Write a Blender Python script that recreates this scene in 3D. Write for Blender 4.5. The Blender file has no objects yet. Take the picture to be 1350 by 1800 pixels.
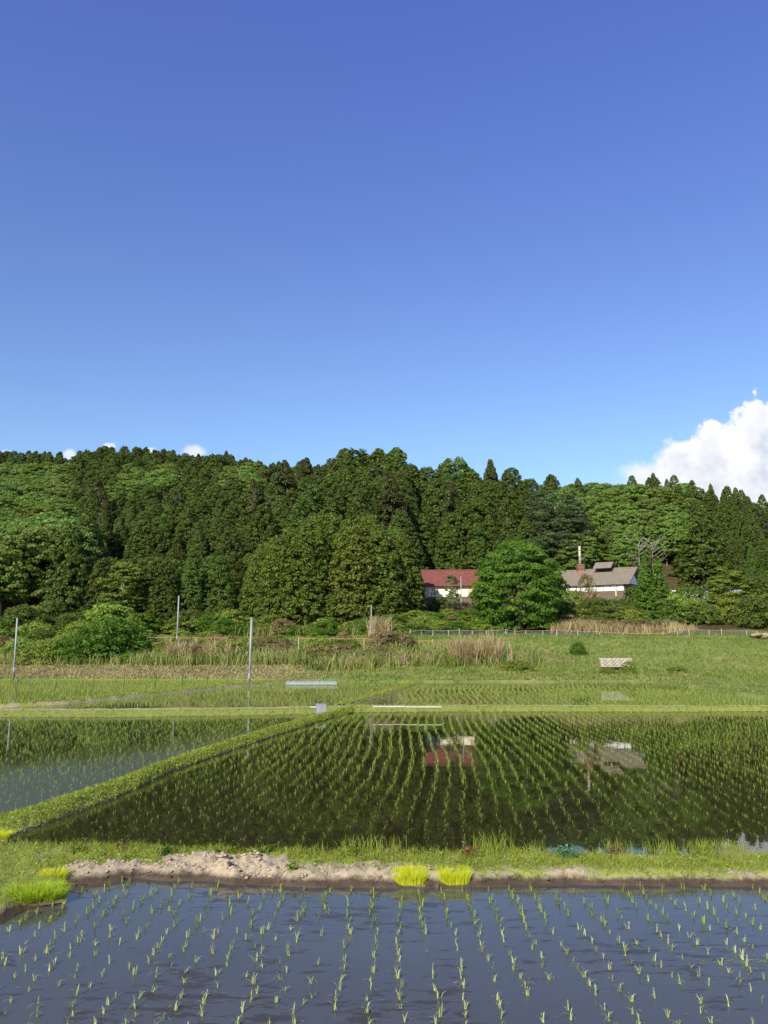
import bpy, math, random
import numpy as np
from mathutils import Vector, noise as mn

rng = np.random.default_rng(7)
random.seed(7)
SC = bpy.context.scene
COL = SC.collection
R = math.radians

# ------------------------------------------------------------------ camera, sky, sun, exposure
PITCH = R(9.33); CAMH = 3.3
cam = bpy.data.objects.new('camera', bpy.data.cameras.new('camera'))
cam.data.sensor_fit = 'VERTICAL'; cam.data.sensor_height = 36; cam.data.lens = 28
cam.data.clip_start = 0.1; cam.data.clip_end = 5000
cam.location = (0, 0, CAMH); cam.rotation_euler = (math.pi / 2 + PITCH, 0, 0)
COL.objects.link(cam); SC.camera = cam

SUN_EL, SUN_AZ = R(33), R(207)          # azimuth clockwise from +Y: the sun stands behind the camera, to its left
sun = bpy.data.objects.new('sun', bpy.data.lights.new('sun', 'SUN'))
sun.data.energy = 4.4; sun.data.angle = R(0.53); sun.data.color = (1.0, 0.93, 0.80)
sd = Vector((math.sin(SUN_AZ) * math.cos(SUN_EL), math.cos(SUN_AZ) * math.cos(SUN_EL), math.sin(SUN_EL)))
sun.rotation_euler = sd.to_track_quat('Z', 'Y').to_euler(); sun.location = (0, 0, 200)
COL.objects.link(sun)
SC.view_settings.view_transform = 'Standard'; SC.view_settings.look = 'None'
SC.view_settings.exposure = 0.62; SC.view_settings.gamma = 1
SC.view_settings.use_curve_mapping = False
SC.cycles.max_bounces = 6; SC.cycles.transparent_max_bounces = 12; SC.cycles.use_denoising = True
SC.cycles.sample_clamp_indirect = 4


class NT:
    """tiny helper round a node tree"""
    def __init__(s, t): s.t = t; t.nodes.clear()
    def n(s, typ, **kw):
        x = s.t.nodes.new(typ)
        for k, v in kw.items():
            if k[0] == 'i' and k[1:].isdigit():
                s.put(x.inputs[int(k[1:])], v)
            elif k.startswith('in_'):
                s.put(x.inputs[k[3:].replace('_', ' ')], v)
            else: setattr(x, k, v)
        return x
    def put(s, sock, v):
        if isinstance(v, bpy.types.NodeSocket): s.t.links.new(v, sock)
        elif isinstance(v, bpy.types.Node): s.t.links.new(v.outputs[0], sock)
        else: sock.default_value = v
    def m(s, op, a, b=0.0, c=0.0, clamp=False):
        x = s.n('ShaderNodeMath', operation=op, use_clamp=clamp)
        s.put(x.inputs[0], a); s.put(x.inputs[1], b)
        if op in ('MULTIPLY_ADD', 'SMOOTH_MIN', 'SMOOTH_MAX'): s.put(x.inputs[2], c)
        return x.outputs[0]
    def mix(s, f, a, b, blend='MIX'):
        x = s.n('ShaderNodeMix', data_type='RGBA', blend_type=blend)
        s.put(x.inputs[0], f); s.put(x.inputs[6], a); s.put(x.inputs[7], b)
        return x.outputs[2]
    def ramp(s, f, *stops, interp='LINEAR'):
        x = s.n('ShaderNodeValToRGB'); cr = x.color_ramp; cr.interpolation = interp
        while len(cr.elements) < len(stops): cr.elements.new(0.5)
        for e, (p, c) in zip(cr.elements, stops):
            e.position = p; e.color = c if len(c) == 4 else (*c, 1)
        s.put(x.inputs[0], f); return x.outputs[0]
    def smooth(s, v, a, b, lo=0.0, hi=1.0):
        x = s.n('ShaderNodeMapRange', interpolation_type='SMOOTHSTEP')
        s.put(x.inputs[0], v); s.put(x.inputs[1], a); s.put(x.inputs[2], b); s.put(x.inputs[3], lo); s.put(x.inputs[4], hi)
        return x.outputs[0]
    def noise(s, vec, scale, detail=4, rough=0.55, dim='3D'):
        x = s.n('ShaderNodeTexNoise', noise_dimensions=dim)
        if vec is not None: s.put(x.inputs['Vector'], vec)
        x.inputs['Scale'].default_value = scale; x.inputs['Detail'].default_value = detail; x.inputs['Roughness'].default_value = rough
        return x
    def mapping(s, vec, scale=(1, 1, 1), loc=(0, 0, 0), rot=(0, 0, 0)):
        x = s.n('ShaderNodeMapping'); s.put(x.inputs[0], vec)
        x.inputs['Scale'].default_value = scale; x.inputs['Location'].default_value = loc; x.inputs['Rotation'].default_value = rot
        return x.outputs[0]


def C4(*c): return (*c, 1.0)


def build_world():
    w = bpy.data.worlds.new('World'); SC.world = w; w.use_nodes = True
    t = NT(w.node_tree)
    sky = t.n('ShaderNodeTexSky', sky_type='NISHITA', sun_disc=False, sun_elevation=SUN_EL, sun_rotation=SUN_AZ,
              altitude=300, air_density=1.0, dust_density=0.4, ozone_density=1.6)
    # cumulus clouds over the far ridge, laid out by direction
    tc = t.n('ShaderNodeTexCoord').outputs['Generated']
    sx = t.n('ShaderNodeSeparateXYZ', i0=tc)
    grade = t.ramp(sx.outputs[2], (.05, (.60, .655, .74)), (.24, (.58, .66, .77)), (.45, (.55, .60, .86)), (.68, (.53, .56, 1.0)), (1.0, (.50, .53, 1.0)))
    tint = t.mix(1.0, sky.outputs[0], grade, 'MULTIPLY')
    yy = t.m('MAXIMUM', sx.outputs[1], 0.02)
    u = t.m('DIVIDE', sx.outputs[0], yy); v = t.m('DIVIDE', sx.outputs[2], yy)
    cv = t.n('ShaderNodeCombineXYZ', i0=u, i1=v, i2=0.0).outputs[0]
    big = t.noise(cv, 16, 3, 0.5); n1 = t.noise(cv, 42, 6, 0.62); 
    billow = t.n('ShaderNodeTexVoronoi', feature='SMOOTH_F1', i0=t.mix(0.03, cv, big.outputs[1])); billow.inputs['Scale'].default_value = 34
    billow.inputs['Smoothness'].default_value = 0.6; billow.inputs['Detail'].default_value = 2.0
    blobs = [(.335, .20, .060, .045), (.39, .20, .085, .078), (.44, .205, .095, .106), (.50, .21, .11, .138), (.60, .19, .16, .150),
             (.72, .17, .16, .12), (.86, .15, .16, .09),
             (-.405, .239, .014, .013), (-.245, .243, .024, .015), (-.300, .243, .011, .010), (-.487, .241, .014, .008), (-.355, .251, .014, .007)]
    dens = None
    for (a, b, ra, rb) in blobs:
        du = t.m('DIVIDE', t.m('SUBTRACT', u, a), ra); dv = t.m('DIVIDE', t.m('SUBTRACT', v, b), rb)
        d = t.m('SUBTRACT', 1.0, t.m('SQRT', t.m('ADD', t.m('MULTIPLY', du, du), t.m('MULTIPLY', dv, dv))))
        dens = d if dens is None else t.m('SMOOTH_MAX', dens, d, 0.12)
    ns = t.m('SUBTRACT', n1.outputs[0], 0.5)
    bl = t.m('SUBTRACT', 0.42, billow.outputs[0])
    f = t.m('ADD', dens, t.m('ADD', t.m('MULTIPLY', ns, 0.46), t.m('MULTIPLY', bl, 0.26)))
    soft = t.smooth(u, 0.30, 0.40, 0.50, 0.11)
    soft = t.m('MINIMUM', soft, t.smooth(u, -.1, 0.30, 0.45, 0.6))
    al = t.smooth(f, 0.11, t.m('ADD', 0.11, soft))
    al = t.m('MULTIPLY', al, t.smooth(sx.outputs[1], 0.02, 0.1))
    al = t.m('MULTIPLY', al, t.smooth(u, 0.28, 0.40, 0.72, 1.0))
    n2 = t.noise(t.mapping(cv, loc=(.3, .1, 0)), 12, 5, 0.55)
    gr = t.m('ADD', t.m('MULTIPLY', t.m('SUBTRACT', n2.outputs[0], 0.5), 2.4), t.smooth(t.m('SUBTRACT', u, t.m('MULTIPLY', v, 0.3)), 0.38, 0.52, -0.30, 0.60))
    gr = t.m('SUBTRACT', gr, t.m('MULTIPLY', bl, 0.9))
    gr = t.m('MULTIPLY', gr, t.smooth(f, 0.1, 0.45), clamp=True)
    colr = t.mix(gr, C4(1.0, 1.0, 1.02), C4(.56, .64, .80))  # blue-grey away from the sun: cloud shading painted into the colour
    bg1 = t.n('ShaderNodeBackground', i0=tint, i1=0.15)
    bg2 = t.n('ShaderNodeBackground', i0=colr, i1=0.66)
    mx = t.n('ShaderNodeMixShader', i0=al, i1=bg1, i2=bg2)
    t.n('ShaderNodeOutputWorld', i0=mx)


build_world()

# ------------------------------------------------------------------ projection helpers: photo pixel -> place in the world
SP, CP = math.sin(PITCH), math.cos(PITCH)


def dirp(px, py):
    a = (px - 675) / 1400; v = (py - 900) / 1400
    return (a, CP + v * SP, SP - v * CP)


def G(px, py, z=0.0):
    d = dirp(px, py); s = (z - CAMH) / d[2]
    return (d[0] * s, d[1] * s)


def PD(px, py, Y):
    d = dirp(px, py); s = Y / d[1]
    return Vector((d[0] * s, Y, CAMH + d[2] * s))


def slope(py):
    d = dirp(675, py); return d[2] / d[1]


def proj(x, y, z):
    f = y * CP + (z - CAMH) * SP; up = -y * SP + (z - CAMH) * CP
    return 675 + 1400 * x / f, 900 - 1400 * up / f


# ------------------------------------------------------------------ object helpers
def props(o, label=None, cat=None, group=None, kind=None):
    if label: o['label'] = label
    if cat: o['category'] = cat
    if group: o['group'] = group
    if kind: o['kind'] = kind
    return o


def mesh_np(name, V, F, mats, attr=None, smooth=False, fsize=3):
    """mesh from numpy arrays; attr = per-vertex float called 'shade'"""
    me = bpy.data.meshes.new(name)
    V = np.asarray(V, np.float32); F = np.asarray(F, np.int32).reshape(-1, fsize)
    me.vertices.add(len(V)); me.vertices.foreach_set('co', V.ravel())
    me.loops.add(F.size); me.loops.foreach_set('vertex_index', F.ravel())
    me.polygons.add(len(F)); me.polygons.foreach_set('loop_start', np.arange(0, F.size, fsize, dtype=np.int32))
    if attr is not None:
        a = me.attributes.new('shade', 'FLOAT', 'POINT'); a.data.foreach_set('value', np.asarray(attr, np.float32))
    me.update(calc_edges=True)
    if smooth: me.polygons.foreach_set('use_smooth', np.ones(len(F), bool))
    for m in (mats if isinstance(mats, (list, tuple)) else [mats]): me.materials.append(m)
    return me


def link(name, me, parent=None, loc=None, rotz=None, scale=None):
    o = bpy.data.objects.new(name, me); COL.objects.link(o)
    if parent: o.parent = parent
    if loc is not None: o.location = loc
    if rotz is not None: o.rotation_euler = (0, 0, rotz)
    if scale is not None: o.scale = scale if hasattr(scale, '__len__') else (scale,) * 3
    return o


def empty(name, loc, label, cat, group=None, rotz=0.0, scale=1.0):
    o = link(name, None, None, loc, rotz, scale); o.empty_display_size = 0.2
    return props(o, label, cat, group)


class MB:
    """collects plain shapes into one mesh"""
    def __init__(s): s.v = []; s.f = []
    def add(s, v, f):
        k = len(s.v); s.v += [tuple(p) for p in v]; s.f += [tuple(i + k for i in q) for q in f]; return s
    def box(s, c, sz, rz=0.0, tilt=0.0):
        cx, cy, cz = c; a, b, h = [q / 2 for q in sz]
        co, si = math.cos(rz), math.sin(rz); ct, st = math.cos(tilt), math.sin(tilt); v = []
        for z in (-h, h):
            for x, y in ((-a, -b), (a, -b), (a, b), (-a, b)):
                y2, z2 = y * ct - z * st, y * st + z * ct
                v.append((cx + x * co - y2 * si, cy + x * si + y2 * co, cz + z2))
        return s.add(v, [(3, 2, 1, 0), (4, 5, 6, 7), (0, 1, 5, 4), (1, 2, 6, 5), (2, 3, 7, 6), (3, 0, 4, 7)])
    def tube(s, pts, rad, n=8, cap=True):
        pts = [Vector(p) for p in pts]; k = len(s.v)
        if not hasattr(rad, '__len__'): rad = [rad] * len(pts)
        for i, p in enumerate(pts):
            d = (pts[min(i + 1, len(pts) - 1)] - pts[max(i - 1, 0)]).normalized()
            a = d.cross(Vector((0, 0, 1))) if abs(d.z) < .95 else d.cross(Vector((1, 0, 0)))
            a.normalize(); b = d.cross(a)
            for j in range(n):
                t = 2 * math.pi * j / n
                s.v.append(tuple(p + (a * math.cos(t) + b * math.sin(t)) * rad[i]))
        for i in range(len(pts) - 1):
            for j in range(n):
                s.f.append((k + i * n + j, k + i * n + (j + 1) % n, k + (i + 1) * n + (j + 1) % n, k + (i + 1) * n + j))
        if cap:
            s.f.append(tuple(k + j for j in range(n))[::-1]); s.f.append(tuple(k + (len(pts) - 1) * n + j for j in range(n)))
        return s
    def mesh(s, name, mat, smooth=False):
        me = bpy.data.meshes.new(name); me.from_pydata(s.v, [], s.f); me.materials.append(mat); me.update()
        if smooth: me.polygons.foreach_set('use_smooth', [True] * len(me.polygons))
        return me
    def build(s, name, mat, parent=None, smooth=False, **kw):
        return link(name, s.mesh(name, mat, smooth), parent, **kw)


def fbm(x, y, z=0.0, oct=4):
    a = 0.0; w = 1.0; t = 0.0
    for _ in range(oct):
        a += w * mn.noise(Vector((x, y, z))); t += w; w *= .5; x *= 2.03; y *= 2.03; z *= 2.03
    return a / t


# ------------------------------------------------------------------ materials
def mat(name, base=(.5, .5, .5), rough=.8, build=None, spec=0.3):
    m = bpy.data.materials.new(name); m.use_nodes = True
    t = NT(m.node_tree); b = t.n('ShaderNodeBsdfPrincipled')
    b.inputs['Base Color'].default_value = C4(*base); b.inputs['Roughness'].default_value = rough
    b.inputs['Specular IOR Level'].default_value = spec
    out = t.n('ShaderNodeOutputMaterial', i0=b)
    if build: build(t, b, out)
    return m


def leafmat(name, c0, c1, c2, trans=0.3, objvar=0.35, rough=.55, dead=None, spec=.25):
    """leaf: colour runs c0..c1..c2 over the per-leaf value, each plant shifted a little; part of the light comes through"""
    def bd(t, b, out):
        a = t.n('ShaderNodeAttribute', attribute_name='shade').outputs['Fac']
        oi = t.n('ShaderNodeObjectInfo')
        pos = t.n('ShaderNodeNewGeometry').outputs['Position']
        nz = t.noise(pos, .35, 3).outputs[0]
        f = t.m('ADD', t.m('MULTIPLY', a, .62), t.m('MULTIPLY', nz, .38))
        col = t.ramp(f, (.18, c0), (.5, c1), (.85, c2))
        if dead: col = t.mix(t.smooth(a, .93, .97), col, C4(*dead))
        hs = t.n('ShaderNodeHueSaturation')
        t.put(hs.inputs['Hue'], t.m('ADD', .5, t.m('MULTIPLY', t.m('SUBTRACT', oi.outputs['Random'], .70), .034 if objvar > .1 else .0)))
        t.put(hs.inputs['Saturation'], 1.0)
        t.put(hs.inputs['Value'], t.m('ADD', 1 - objvar / 2, t.m('MULTIPLY', oi.outputs['Random'], objvar)))
        t.put(hs.inputs['Color'], col)
        t.put(b.inputs['Base Color'], hs.outputs[0]); b.inputs['Roughness'].default_value = rough
        b.inputs['Specular IOR Level'].default_value = spec
        tr = t.n('ShaderNodeBsdfTranslucent', i0=hs.outputs[0])
        mx = t.n('ShaderNodeMixShader', i0=trans, i1=b, i2=tr)
        t.put(out.inputs[0], mx)
    return mat(name, build=bd)


M = {}
M['cypress'] = leafmat('cypress foliage', (.034, .064, .009), (.072, .120, .016), (.135, .185, .028))
M['cedar'] = leafmat('cedar foliage', (.032, .050, .012), (.068, .086, .022), (.110, .115, .035))
M['oak'] = leafmat('broadleaf foliage', (.080, .140, .024), (.160, .265, .046), (.25, .36, .075), trans=.42)
M['oakdark'] = leafmat('dark broadleaf foliage', (.048, .086, .013), (.095, .150, .020), (.150, .210, .036), trans=.36)
M['oakyellow'] = leafmat('yellow green foliage', (.070, .115, .012), (.140, .205, .022), (.21, .28, .038), trans=.4)
M['pine'] = leafmat('pine foliage', (.034, .066, .020), (.070, .122, .036), (.115, .170, .052))
M['bright'] = leafmat('bright green foliage', (.040, .098, .009), (.092, .185, .015), (.165, .275, .028), trans=.42, objvar=.08)
M['bush'] = leafmat('shrub foliage', (.095, .150, .018), (.190, .270, .034), (.29, .36, .062), trans=.35)
M['drybush'] = leafmat('dry shrub', (.11, .09, .035), (.22, .18, .07), (.34, .28, .13), trans=.3)
M['grass'] = leafmat('grass blades', (.21, .26, .024), (.34, .41, .045), (.46, .50, .095), trans=.5, objvar=0, dead=(.38, .32, .16))
M['bankgrass'] = leafmat('bank grass', (.095, .140, .020), (.185, .240, .036), (.28, .31, .070), trans=.35, objvar=0, dead=(.40, .33, .17))
M['drygrass'] = leafmat('dry grass', (.22, .17, .07), (.40, .32, .15), (.56, .46, .25), trans=.3, objvar=0)
M['reed'] = leafmat('reeds', (.12, .16, .028), (.22, .26, .055), (.40, .37, .15), trans=.3, objvar=0)
M['rice'] = leafmat('rice seedling', (.30, .38, .10), (.46, .53, .17), (.62, .66, .30), trans=.4, objvar=.25, rough=.45)
M['ricefar'] = leafmat('young rice', (.17, .25, .034), (.30, .38, .060), (.44, .50, .10), trans=.4, objvar=0)
M['mat'] = leafmat('nursery seedlings', (.56, .60, .025), (.64, .68, .035), (.76, .78, .06), trans=.35, objvar=0, rough=.5)
M['matgreen'] = leafmat('green nursery seedlings', (.20, .36, .02), (.36, .52, .03), (.62, .66, .05), trans=.35, objvar=0, rough=.5)
M['bark'] = mat('bark', rough=.9, build=lambda t, b, o: t.put(b.inputs['Base Color'], t.ramp(
    t.noise(t.mapping(t.n('ShaderNodeTexCoord').outputs['Object'], (6, 6, 1)), 2, 5).outputs[0], (.3, (.07, .05, .035)), (.7, (.22, .17, .12)))))
M['palebark'] = mat('pale bark', rough=.9, build=lambda t, b, o: t.put(b.inputs['Base Color'], t.ramp(
    t.noise(t.mapping(t.n('ShaderNodeTexCoord').outputs['Object'], (6, 6, 1)), 2, 5).outputs[0], (.3, (.16, .14, .10)), (.7, (.42, .38, .30)))))


def ground_build(t, b, out):
    pos = t.n('ShaderNodeNewGeometry').outputs['Position']
    sx = t.n('ShaderNodeSeparateXYZ', i0=pos)
    n1 = t.noise(pos, .22, 5, .6).outputs[0]; n2 = t.noise(pos, 2.6, 5, .65).outputs[0]
    gcol = t.ramp(t.m('ADD', t.m('MULTIPLY', n1, .5), t.m('MULTIPLY', n2, .5)), (.36, (.10, .145, .03)), (.48, (.155, .205, .045)), (.60, (.23, .24, .07)), (.70, (.36, .31, .15)))
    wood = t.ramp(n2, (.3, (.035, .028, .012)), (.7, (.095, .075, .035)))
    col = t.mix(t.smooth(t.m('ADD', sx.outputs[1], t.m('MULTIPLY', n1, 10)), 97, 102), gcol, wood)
    mud = t.ramp(n2, (.3, (.05, .04, .025)), (.7, (.12, .095, .06)))
    col = t.mix(t.smooth(sx.outputs[2], .02, .16), mud, col)
    t.put(b.inputs['Base Color'], col); b.inputs['Roughness'].default_value = .95; b.inputs['Specular IOR Level'].default_value = .1
    bp = t.n('ShaderNodeBump', in_Height=n2); bp.inputs['Strength'].default_value = .5; bp.inputs['Distance'].default_value = .15
    t.put(b.inputs['Normal'], bp)


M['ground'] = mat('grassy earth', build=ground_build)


def levee_build(drytop, green, wetz=(.05, .13)):
    def bd(t, b, out):
        pos = t.n('ShaderNodeNewGeometry').outputs['Position']
        sx = t.n('ShaderNodeSeparateXYZ', i0=pos)
        n1 = t.noise(pos, 1.1, 4, .6).outputs[0]; n2 = t.noise(pos, 9, 6, .7).outputs[0]; n3 = t.noise(pos, 46, 4, .6).outputs[0]
        k = t.m('ADD', t.m('MULTIPLY', n2, .6), t.m('MULTIPLY', n3, .4))
        dry = t.ramp(k, (.32, tuple(c * .55 for c in drytop)), (.5, drytop), (.68, tuple(min(1, c * 1.25) for c in drytop)))
        wet = t.ramp(k, (.3, (.030, .020, .011)), (.7, (.105, .072, .042)))
        z = t.m('ADD', sx.outputs[2], t.m('MULTIPLY', t.m('SUBTRACT', n2, .5), .09))
        col = t.mix(t.smooth(z, *wetz), wet, dry)
        gr = t.ramp(k, (.3, (.14, .18, .026)), (.7, (.28, .31, .06)))
        ga = t.n('ShaderNodeAttribute', attribute_name='shade').outputs['Fac']
        gk = t.smooth(t.m('ADD', ga, t.m('ADD', t.m('MULTIPLY', t.m('SUBTRACT', n2, .5), 1.1), t.m('MULTIPLY', t.m('SUBTRACT', n1, .5), .8))), .42, .62)
        col = t.mix(t.m('MULTIPLY', gk, t.smooth(z, *wetz)), col, gr)
        t.put(b.inputs['Base Color'], col)
        t.put(b.inputs['Roughness'], t.smooth(z, wetz[0], wetz[1], .55, .95)); b.inputs['Specular IOR Level'].default_value = .25
        bp = t.n('ShaderNodeBump', in_Height=t.m('ADD', n2, t.m('MULTIPLY', n3, .4))); bp.inputs['Strength'].default_value = .8; bp.inputs['Distance'].default_value = .03
        t.put(b.inputs['Normal'], bp)
    return bd


M['levee'] = mat('levee earth', build=levee_build((.37, .30, .195), .30))
M['levee_green'] = mat('grassy levee earth', build=levee_build((.34, .28, .15), .75, (.015, .07)))
M['levee_far'] = mat('far levee earth', build=levee_build((.36, .30, .18), .32, (.0, .06)))
M['clod'] = mat('dried mud', build=levee_build((.39, .315, .205), 0, (-.1, .03)))


def water_build(mudcol, patch, rip=.0, sheen=None, patchcol=(.060, .048, .040), seed=0, pscale=1.7):
    def bd(t, b, out):
        pos = t.n('ShaderNodeNewGeometry').outputs['Position']
        n1 = t.noise(pos, .5, 3).outputs[0]
        m0 = t.mix(n1, C4(*[c * .8 for c in mudcol]), C4(*[c * 1.2 for c in mudcol]))
        pm = t.mapping(pos, (.75, 2.2, 1), (seed, seed * .7, 0))
        pn = t.noise(pm, pscale, 7, .66).outputs[0]; pl = t.noise(t.mapping(pos, (1, 1, 1), (seed, 3, 0)), .35, 2).outputs[0]
        pk = t.smooth(t.m('ADD', pn, t.m('MULTIPLY', t.m('SUBTRACT', pl, .5), .55)), .60 - patch * .1, .66 - patch * .1)
        col = t.mix(t.m('MULTIPLY', pk, .9), m0, C4(*patchcol))
        rg = t.m('MULTIPLY', pk, .0)
        t.put(b.inputs['Base Color'], col)
        b.inputs['IOR'].default_value = 1.33; b.inputs['Specular IOR Level'].default_value = .5
        spec = t.m('SUBTRACT', .5, t.m('MULTIPLY', pk, .36))
        h = t.noise(t.mapping(pos, (1, .55, 1)), 3.0, 3, .5).outputs[0]
        bp = t.n('ShaderNodeBump', in_Height=h); bp.inputs['Strength'].default_value = .5; bp.inputs['Distance'].default_value = .0022 + rip
        if sheen is not None:
            # a breeze ruffles part of this field: finer steeper ripples there
            sxy = t.n('ShaderNodeSeparateXYZ', i0=pos)
            edge = t.m('ADD', t.m('ADD', sxy.outputs[1], t.m('MULTIPLY', sxy.outputs[0], sheen[1])), t.m('MULTIPLY', t.m('SUBTRACT', n1, .5), 7.0))
            sk = t.smooth(edge, sheen[0] + 5, sheen[0] - 5)
            rg = t.m('ADD', .02, t.m('MULTIPLY', sk, .16)); 
            hr = t.noise(t.mapping(pos, (1, 2.2, 1)), 16, 2, .5).outputs[0]
            bp2 = t.n('ShaderNodeBump', in_Height=t.m('MULTIPLY', hr, sk), in_Normal=bp); bp2.inputs['Distance'].default_value = .02; bp2.inputs['Strength'].default_value = .4
            bp = bp2
            t.put(b.inputs['Base Color'], t.mix(t.m('MULTIPLY', sk, .85), col, C4(.070, .080, .050)))  # sky sheen of the ruffled part, painted into the base colour too
            t.put(b.inputs['Roughness'], rg)
        else:
            t.put(b.inputs['Roughness'], t.m('ADD', .02, rg))
        t.put(b.inputs['Specular IOR Level'], spec)
        t.put(b.inputs['Normal'], bp)
    return bd


M['water_near'] = mat('paddy water', build=water_build((.064, .064, .056), .50, patchcol=(.050, .042, .034), pscale=3.2))
M['water_mid'] = mat('still paddy water', build=water_build((.022, .021, .007), .1, patchcol=(.030, .024, .012), seed=4))
M['water_left'] = mat('ruffled paddy water', build=water_build((.034, .040, .014), .1, sheen=(36.5, -1.47), seed=9))
M['water_far'] = mat('far paddy water', build=water_build((.085, .085, .030), .0, seed=2))


def simple(name, c, rough=.7, var=.25, scale=6.0, spec=.3, metal=0.0, stretch=(1, 1, 1)):
    def bd(t, b, out):
        o = t.n('ShaderNodeTexCoord').outputs['Object']
        n = t.noise(t.mapping(o, stretch), scale, 5, .65).outputs[0]
        t.put(b.inputs['Base Color'], t.ramp(n, (.3, tuple(x * (1 - var) for x in c)), (.7, tuple(min(1, x * (1 + var)) for x in c))))
        b.inputs['Metallic'].default_value = metal
    return mat(name, c, rough, bd, spec)


M['pole'] = simple('galvanised pipe', (.27, .28, .29), .5, .12, 3, .5)
M['stake'] = simple('dark stake', (.035, .035, .03), .8)
M['wood'] = simple('fence wood', (.42, .36, .25), .85)
M['tape'] = simple('orange rope', (.50, .20, .14), .7, .15)
M['redroof'] = simple('red tin roof', (.165, .056, .040), .78, .25, 3, stretch=(1, .3, 1))
M['cream'] = simple('cream plaster', (.86, .78, .55), .8, .06, 2)
M['white'] = simple('white plaster', (.82, .82, .80), .8, .06, 2)
M['oldwood'] = simple('weathered boards', (.14, .105, .075), .85, .4, 4, stretch=(3, 3, .5))
M['newwood'] = simple('pale board', (.55, .38, .20), .8)
M['darkwood'] = simple('dark timber', (.055, .04, .028), .85)
M['tile'] = simple('grey brown roof tiles', (.20, .165, .12), .75, .16, 1.5)
M['brick'] = simple('chimney brick', (.33, .13, .085), .85, .3, 8)
M['sooty'] = simple('sooty brick', (.14, .085, .06), .85, .3, 8)
M['stack'] = simple('pale flue pipe', (.46, .40, .30), .7, .2, 3)
M['glass'] = mat('window glass', (.04, .05, .05), .1, spec=.6)
M['shutter'] = simple('tan window board', (.55, .40, .22), .8)
M['blue'] = simple('blue sheet', (.10, .36, .62), .5, .2, 2)
M['concrete'] = simple('concrete block', (.28, .25, .19), .9, .25, 8)
M['greybox'] = simple('grey concrete box', (.24, .25, .27), .7, .15, 9)
M['plank'] = simple('cream board', (.48, .47, .37), .6, .08, 3)
M['film'] = simple('clear plastic film', (.21, .25, .21), .3, .2, 6, .6)
M['greenpipe'] = simple('green post', (.06, .24, .11), .5)
M['soil'] = simple('seedling root mat', (.16, .12, .07), .95)
M['greytile'] = simple('grey tile', (.22, .22, .23), .6, .15, 2)


def net_build(c, hole):
    def bd(t, b, out):
        b.inputs['Base Color'].default_value = C4(*c)
        tr = t.n('ShaderNodeBsdfTransparent')
        o = t.n('ShaderNodeNewGeometry').outputs['Position']
        h = t.m('GREATER_THAN', t.noise(o, 30, 2).outputs[0], hole)
        t.put(out.inputs[0], t.n('ShaderNodeMixShader', i0=h, i1=tr, i2=b))
    return bd


M['net'] = mat('dark green net', build=net_build((.03, .09, .07), .50))
M['netblue'] = mat('blue grey net', build=net_build((.04, .07, .10), .52))
M['netorange'] = mat('orange net', build=net_build((.45, .22, .15), .48))

# ------------------------------------------------------------------ terrain
SKY = [(-60, 797), (0, 797), (50, 800), (100, 800), (150, 797), (180, 790), (250, 793), (300, 798), (350, 802), (400, 806), (440, 812), (470, 825), (500, 817), (540, 817),
       (560, 826), (600, 797), (640, 796), (660, 798), (700, 793), (720, 815), (760, 815), (790, 806), (820, 812), (850, 848), (865, 822), (880, 832), (930, 830), (960, 834), (1000, 855),
       (1012, 842), (1100, 838), (1190, 832), (1250, 848), (1300, 855), (1350, 862), (1420, 872)]
SU = [(p[0] - 675) / 1400 / dirp(675, p[1])[1] for p in SKY]
SW = [slope(p[1]) for p in SKY]
DR_U = [-.6, -.33, -.16, -.10, -.06, .0, .12, .18, .24, .5, .7]
DR_D = [255, 250, 225, 190, 168, 165, 165, 163, 160, 162, 165]
YB_U = [-.6, -.08, -.02, .05, .5]
YB_D = [94, 98, 108, 130, 132]


def ss(t): t = min(1, max(0, t)); return t * t * (3 - 2 * t)


def bank(x, y):
    y0 = 69.2 - 3.6 * ss((x + 8) / 10) - 22 * ss((x - 21.3) / 2.0) * (1 if x > 21.3 else 0)
    if x > 21.3:
        t = y - 65.6
        if t < 0: return .30 if y > 42.9 else -.25
    else:
        t = y - y0
    if x < -7: ks = [(-.3, -.25), (0, .25), (4, 1.15), (8, 1.6), (20, 3.8), (24, 4.1), (34, 6), (50, 9), (62, 10.5), (90, 13)]
    else: ks = [(-.3, -.25), (0, .30), (3, .55), (7, .9), (12, 1.9), (20, 3.7), (24, 4.1), (28, 4.5), (38, 6.4), (50, 8.8), (62, 9.6), (90, 13)]
    return float(np.interp(t, [k[0] for k in ks], [k[1] for k in ks]))


def terrain(x, y):
    b = bank(x, y)
    if y < 92: return b + (.18 * fbm(x * .25, y * .25) if y > 71 else 0)
    u = x / y
    Dr = float(np.interp(u, DR_U, DR_D)); yb = float(np.interp(u, YB_U, YB_D))
    w = float(np.interp(u, SU, SW))
    base = min(b, 10.5) + .3 * fbm(x * .1, y * .1)
    if y <= yb: return base
    zr = CAMH + Dr * w - 12.5 + 4.3 * ss((u - .14) / .08) + 2.6 * ss((-u - .13) / .06)
    t = (y - yb) / (Dr - yb)
    z0 = bank(x, yb)
    if t <= 1:
        s = .55 * t + .45 * ss(t)
        z = z0 + (zr - z0) * s
    else: z = zr - (y - Dr) * .12
    return z + 1.0 * fbm(x * .03, y * .03)


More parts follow.
